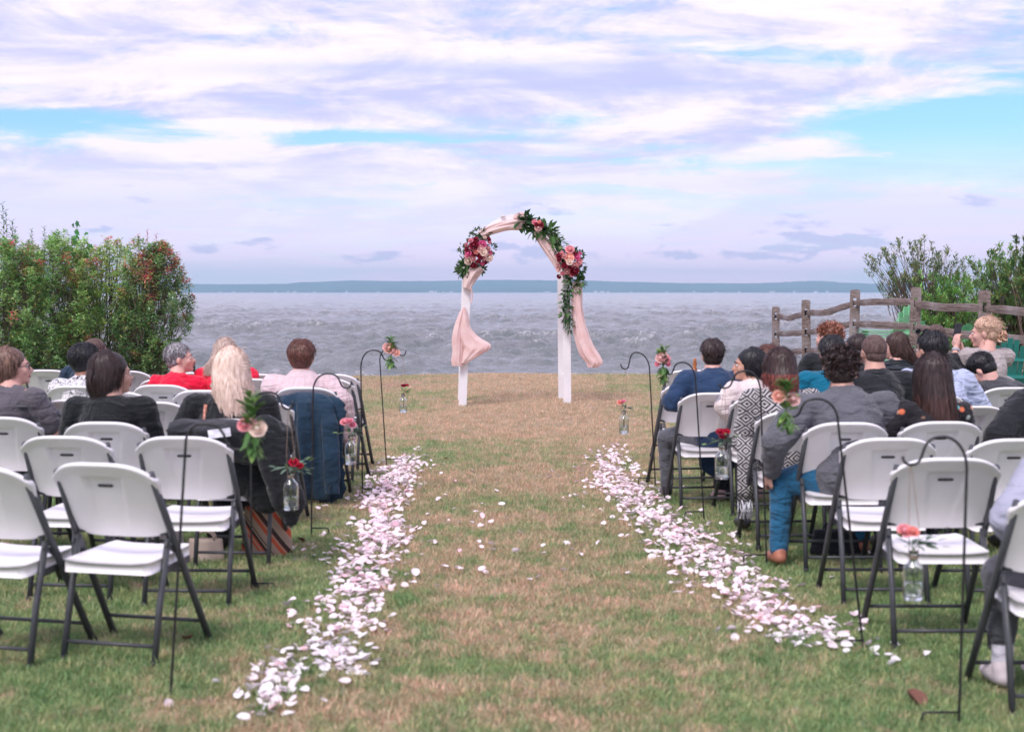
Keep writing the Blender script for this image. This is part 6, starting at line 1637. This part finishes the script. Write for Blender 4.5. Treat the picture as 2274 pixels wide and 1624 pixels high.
# trailing ends of the patterned shawl
def fringe():
    p = P(1655, 1000, 8.75); e = empty('shawl_end', p); tag(e, 'black and white woven shawl end with fringe hanging beside the chair', 'shawl')
    rows = [(P(1653, 960, 8.8)-p, V((.05, 0, 0)), V((0, .03, 0))), (P(1660, 1020, 8.75)-p, V((.065, 0, 0)), V((0, .03, 0))), (P(1655, 1080, 8.75)-p, V((.05, 0, 0)), V((0, .03, 0))), (P(1652, 1110, 8.75)-p, V((.045, 0, 0)), V((0, .025, 0)))]
    mb = MB(); mb.loft(rows, 30, 5, .15, 1); mb.build('cloth', FB['geo'], e)
    mb = MB(); rr = random.Random(3)
    for k in range(22):
        x = rr.uniform(-.045, .045); q = P(1652, 1108, 8.75)-p+V((x, rr.uniform(-.02, .02), 0)); mb.tube([q, q+V((rr.uniform(-.01, .02), 0, -.05)), q+V((rr.uniform(-.01, .04), 0, -.12))], .003, 5)
    mb.build('fringe', FB['collar'], e)
fringe()
#@@P1
# ------------------------------------------------------------------ rose petals strewn along the aisle
def petal_mesh(seed):
    rnd = random.Random(seed); mb = MB(); cup = rnd.uniform(.2, .75); tw = rnd.uniform(-.4, .4); vs = []; n = 4
    for j in range(n+1):
        t = j/n; w = .52*math.sin(math.pi*(.13+.80*t))**.75
        for i in range(n+1):
            u = -1+2*i/n
            vs.append(V((u*w, t-.5, cup*(w*u)**2*1.5 + .35*(t-.4)**2 + tw*u*w*(t-.5)+.06*math.sin(7*u+seed)*t)))
    mb.add(vs, [(j*(n+1)+i, j*(n+1)+i+1, (j+1)*(n+1)+i+1, (j+1)*(n+1)+i) for j in range(n) for i in range(n)])
    return mb
def build_petals():
    pm = objcol('rose_petal', .7, .15, 3, 0)
    pm2 = leafmat('strewn_petals', (.95, .89, .91), (.92, .84, .87), .15, .7)
    meshes = []
    for s in range(6):
        me = petal_mesh(s).mesh('petal'); me.materials.append(pm); meshes.append(me)
    rnd = random.Random(17); pts = []
    TL = [(905, 1030, 34, 95), (893, 1050, 42, 110), (872, 1075, 44, 120), (862, 1100, 48, 140), (850, 1130, 44, 130), (845, 1165, 44, 120), (858, 1195, 46, 110), (850, 1225, 42, 90), (815, 1255, 48, 85), (810, 1290, 46, 80),
          (800, 1325, 50, 72), (775, 1360, 50, 62), (765, 1400, 54, 60), (730, 1440, 46, 34), (765, 1480, 44, 46), (720, 1470, 34, 20), (610, 1500, 42, 34), (610, 1545, 46, 38), (580, 1575, 32, 14), (640, 1520, 30, 12), (700, 1240, 50, 12), (645, 1390, 28, 6)]
    TR = [(1355, 1018, 38, 90), (1360, 1045, 50, 120), (1370, 1075, 52, 120), (1405, 1100, 54, 130), (1425, 1130, 52, 120), (1455, 1160, 52, 115), (1500, 1190, 54, 110), (1545, 1220, 54, 105), (1590, 1250, 58, 95), (1625, 1285, 58, 80),
          (1665, 1320, 56, 72), (1690, 1360, 50, 56), (1740, 1395, 52, 60), (1790, 1415, 54, 46), (1850, 1430, 40, 26), (1900, 1405, 26, 12), (1950, 1450, 30, 6), (1450, 1215, 40, 14), (1530, 1290, 44, 18), (1660, 1390, 40, 14)]
    for tr, side in ((TL, 0), (TR, 1)):
        for (x, y, w, n) in tr:
            for k in range(int(n*1.75)):
                xx, yy = x+rnd.gauss(0, w*(.56 if y < 1200 else .72)), y+rnd.gauss(0, 15 if y < 1200 else 21)
                if noise.noise(V((xx*.040, yy*.07, 3)))+.4*noise.noise(V((xx*.11, yy*.2, 9))) > -.04 or rnd.random() < .22: pts.append((xx, yy, side))
            for k in range(max(1, n//20)):
                pts.append((x+rnd.gauss(0, w*1.7)+(14 if side == 0 else -14), y+rnd.gauss(0, 16), side))
    for k in range(42): pts.append((rnd.uniform(930, 1320), rnd.uniform(1050, 1300)**1.0, 2))
    for q in ((1175, 1303), (1020, 1247), (1395, 1283), (541, 1612), (718, 1578), (374, 1580), (480, 1540), (2050, 1420), (2058, 1475), (1985, 1447), (655, 1455), (1640, 1300)): pts.append((*q, 2))
    P3 = []
    for (x, y, s) in pts:
        g = G(x, y); g.z = gz(g.x, g.y); P3.append((g, s))
    P3.sort(key=lambda q: q[0].y)
    mb = MB(); protos = [petal_mesh(s) for s in range(6)]
    labs = ('pale pink rose petal of the strewn trail left of the aisle', 'pale pink rose petal of the strewn trail right of the aisle', 'single pale petal lying loose on the aisle grass')
    grps = ('petals of the left trail', 'petals of the right trail', 'loose petals on the aisle')
    for i, (g, s) in enumerate(P3):
        sz = rnd.uniform(.028, .050); asp = rnd.uniform(.62, 1.05); rot = Euler((rnd.gauss(0, .36), rnd.gauss(0, .36), rnd.uniform(0, 6.28)))
        if rnd.random() < .2: rot.x += math.pi
        z = rnd.uniform(.020, .040); t = rnd.random()
        col = (.95, .90, .91) if t < .76 else ((.93, .80, .83) if t < .96 else (.88, .62, .66))
        if i < 300:
            o = link('petal', meshes[rnd.randrange(6)]); o.location = (g.x, g.y, g.z+z); o.rotation_euler = rot; o.scale = (sz*asp, sz, sz); o.color = (*col, 1)
            tag(o, labs[s], 'petal', grps[s])
        else:
            mt = Matrix.LocRotScale((g.x, g.y, g.z+z), rot, (sz*asp, sz, sz)); pr = protos[rnd.randrange(6)]
            mb.cur = tuple(c/.88 for c in col); mb.add([mt @ v for v in [V(q) for q in pr.v]], pr.f)
    tag(mb.build('petals', pm2), 'pale pink rose petals thickly strewn along both sides of the aisle', 'petals', kind='stuff')
    # dead leaves
    lm = plain('dead_leaf', (.20, .085, .06), .8, .3, 30, .3, 60, .002)
    q = petal_mesh(2); me = q.mesh('dead_leaf'); me.materials.append(lm)
    for (x, y, s, lab) in ((2030, 1580, .085, 'curled reddish dead leaf on the grass near lower right corner'), (418, 1445, .05, 'dark dead leaf beside the nearest left hook'), (668, 1213, .05, 'small brown leaf left of the petal trail'), (770, 1082, .05, 'dark red leaf at the far edge of left petals'), (990, 1025, .03, 'tiny dark leaf beyond the left petal trail')):
        g = G(x, y); o = link('dead_leaf', me); o.location = (g.x, g.y, gz(g.x, g.y)+.03); o.scale = (s, s, s); o.rotation_euler = (.5, .2, x); tag(o, lab, 'leaf')
build_petals()
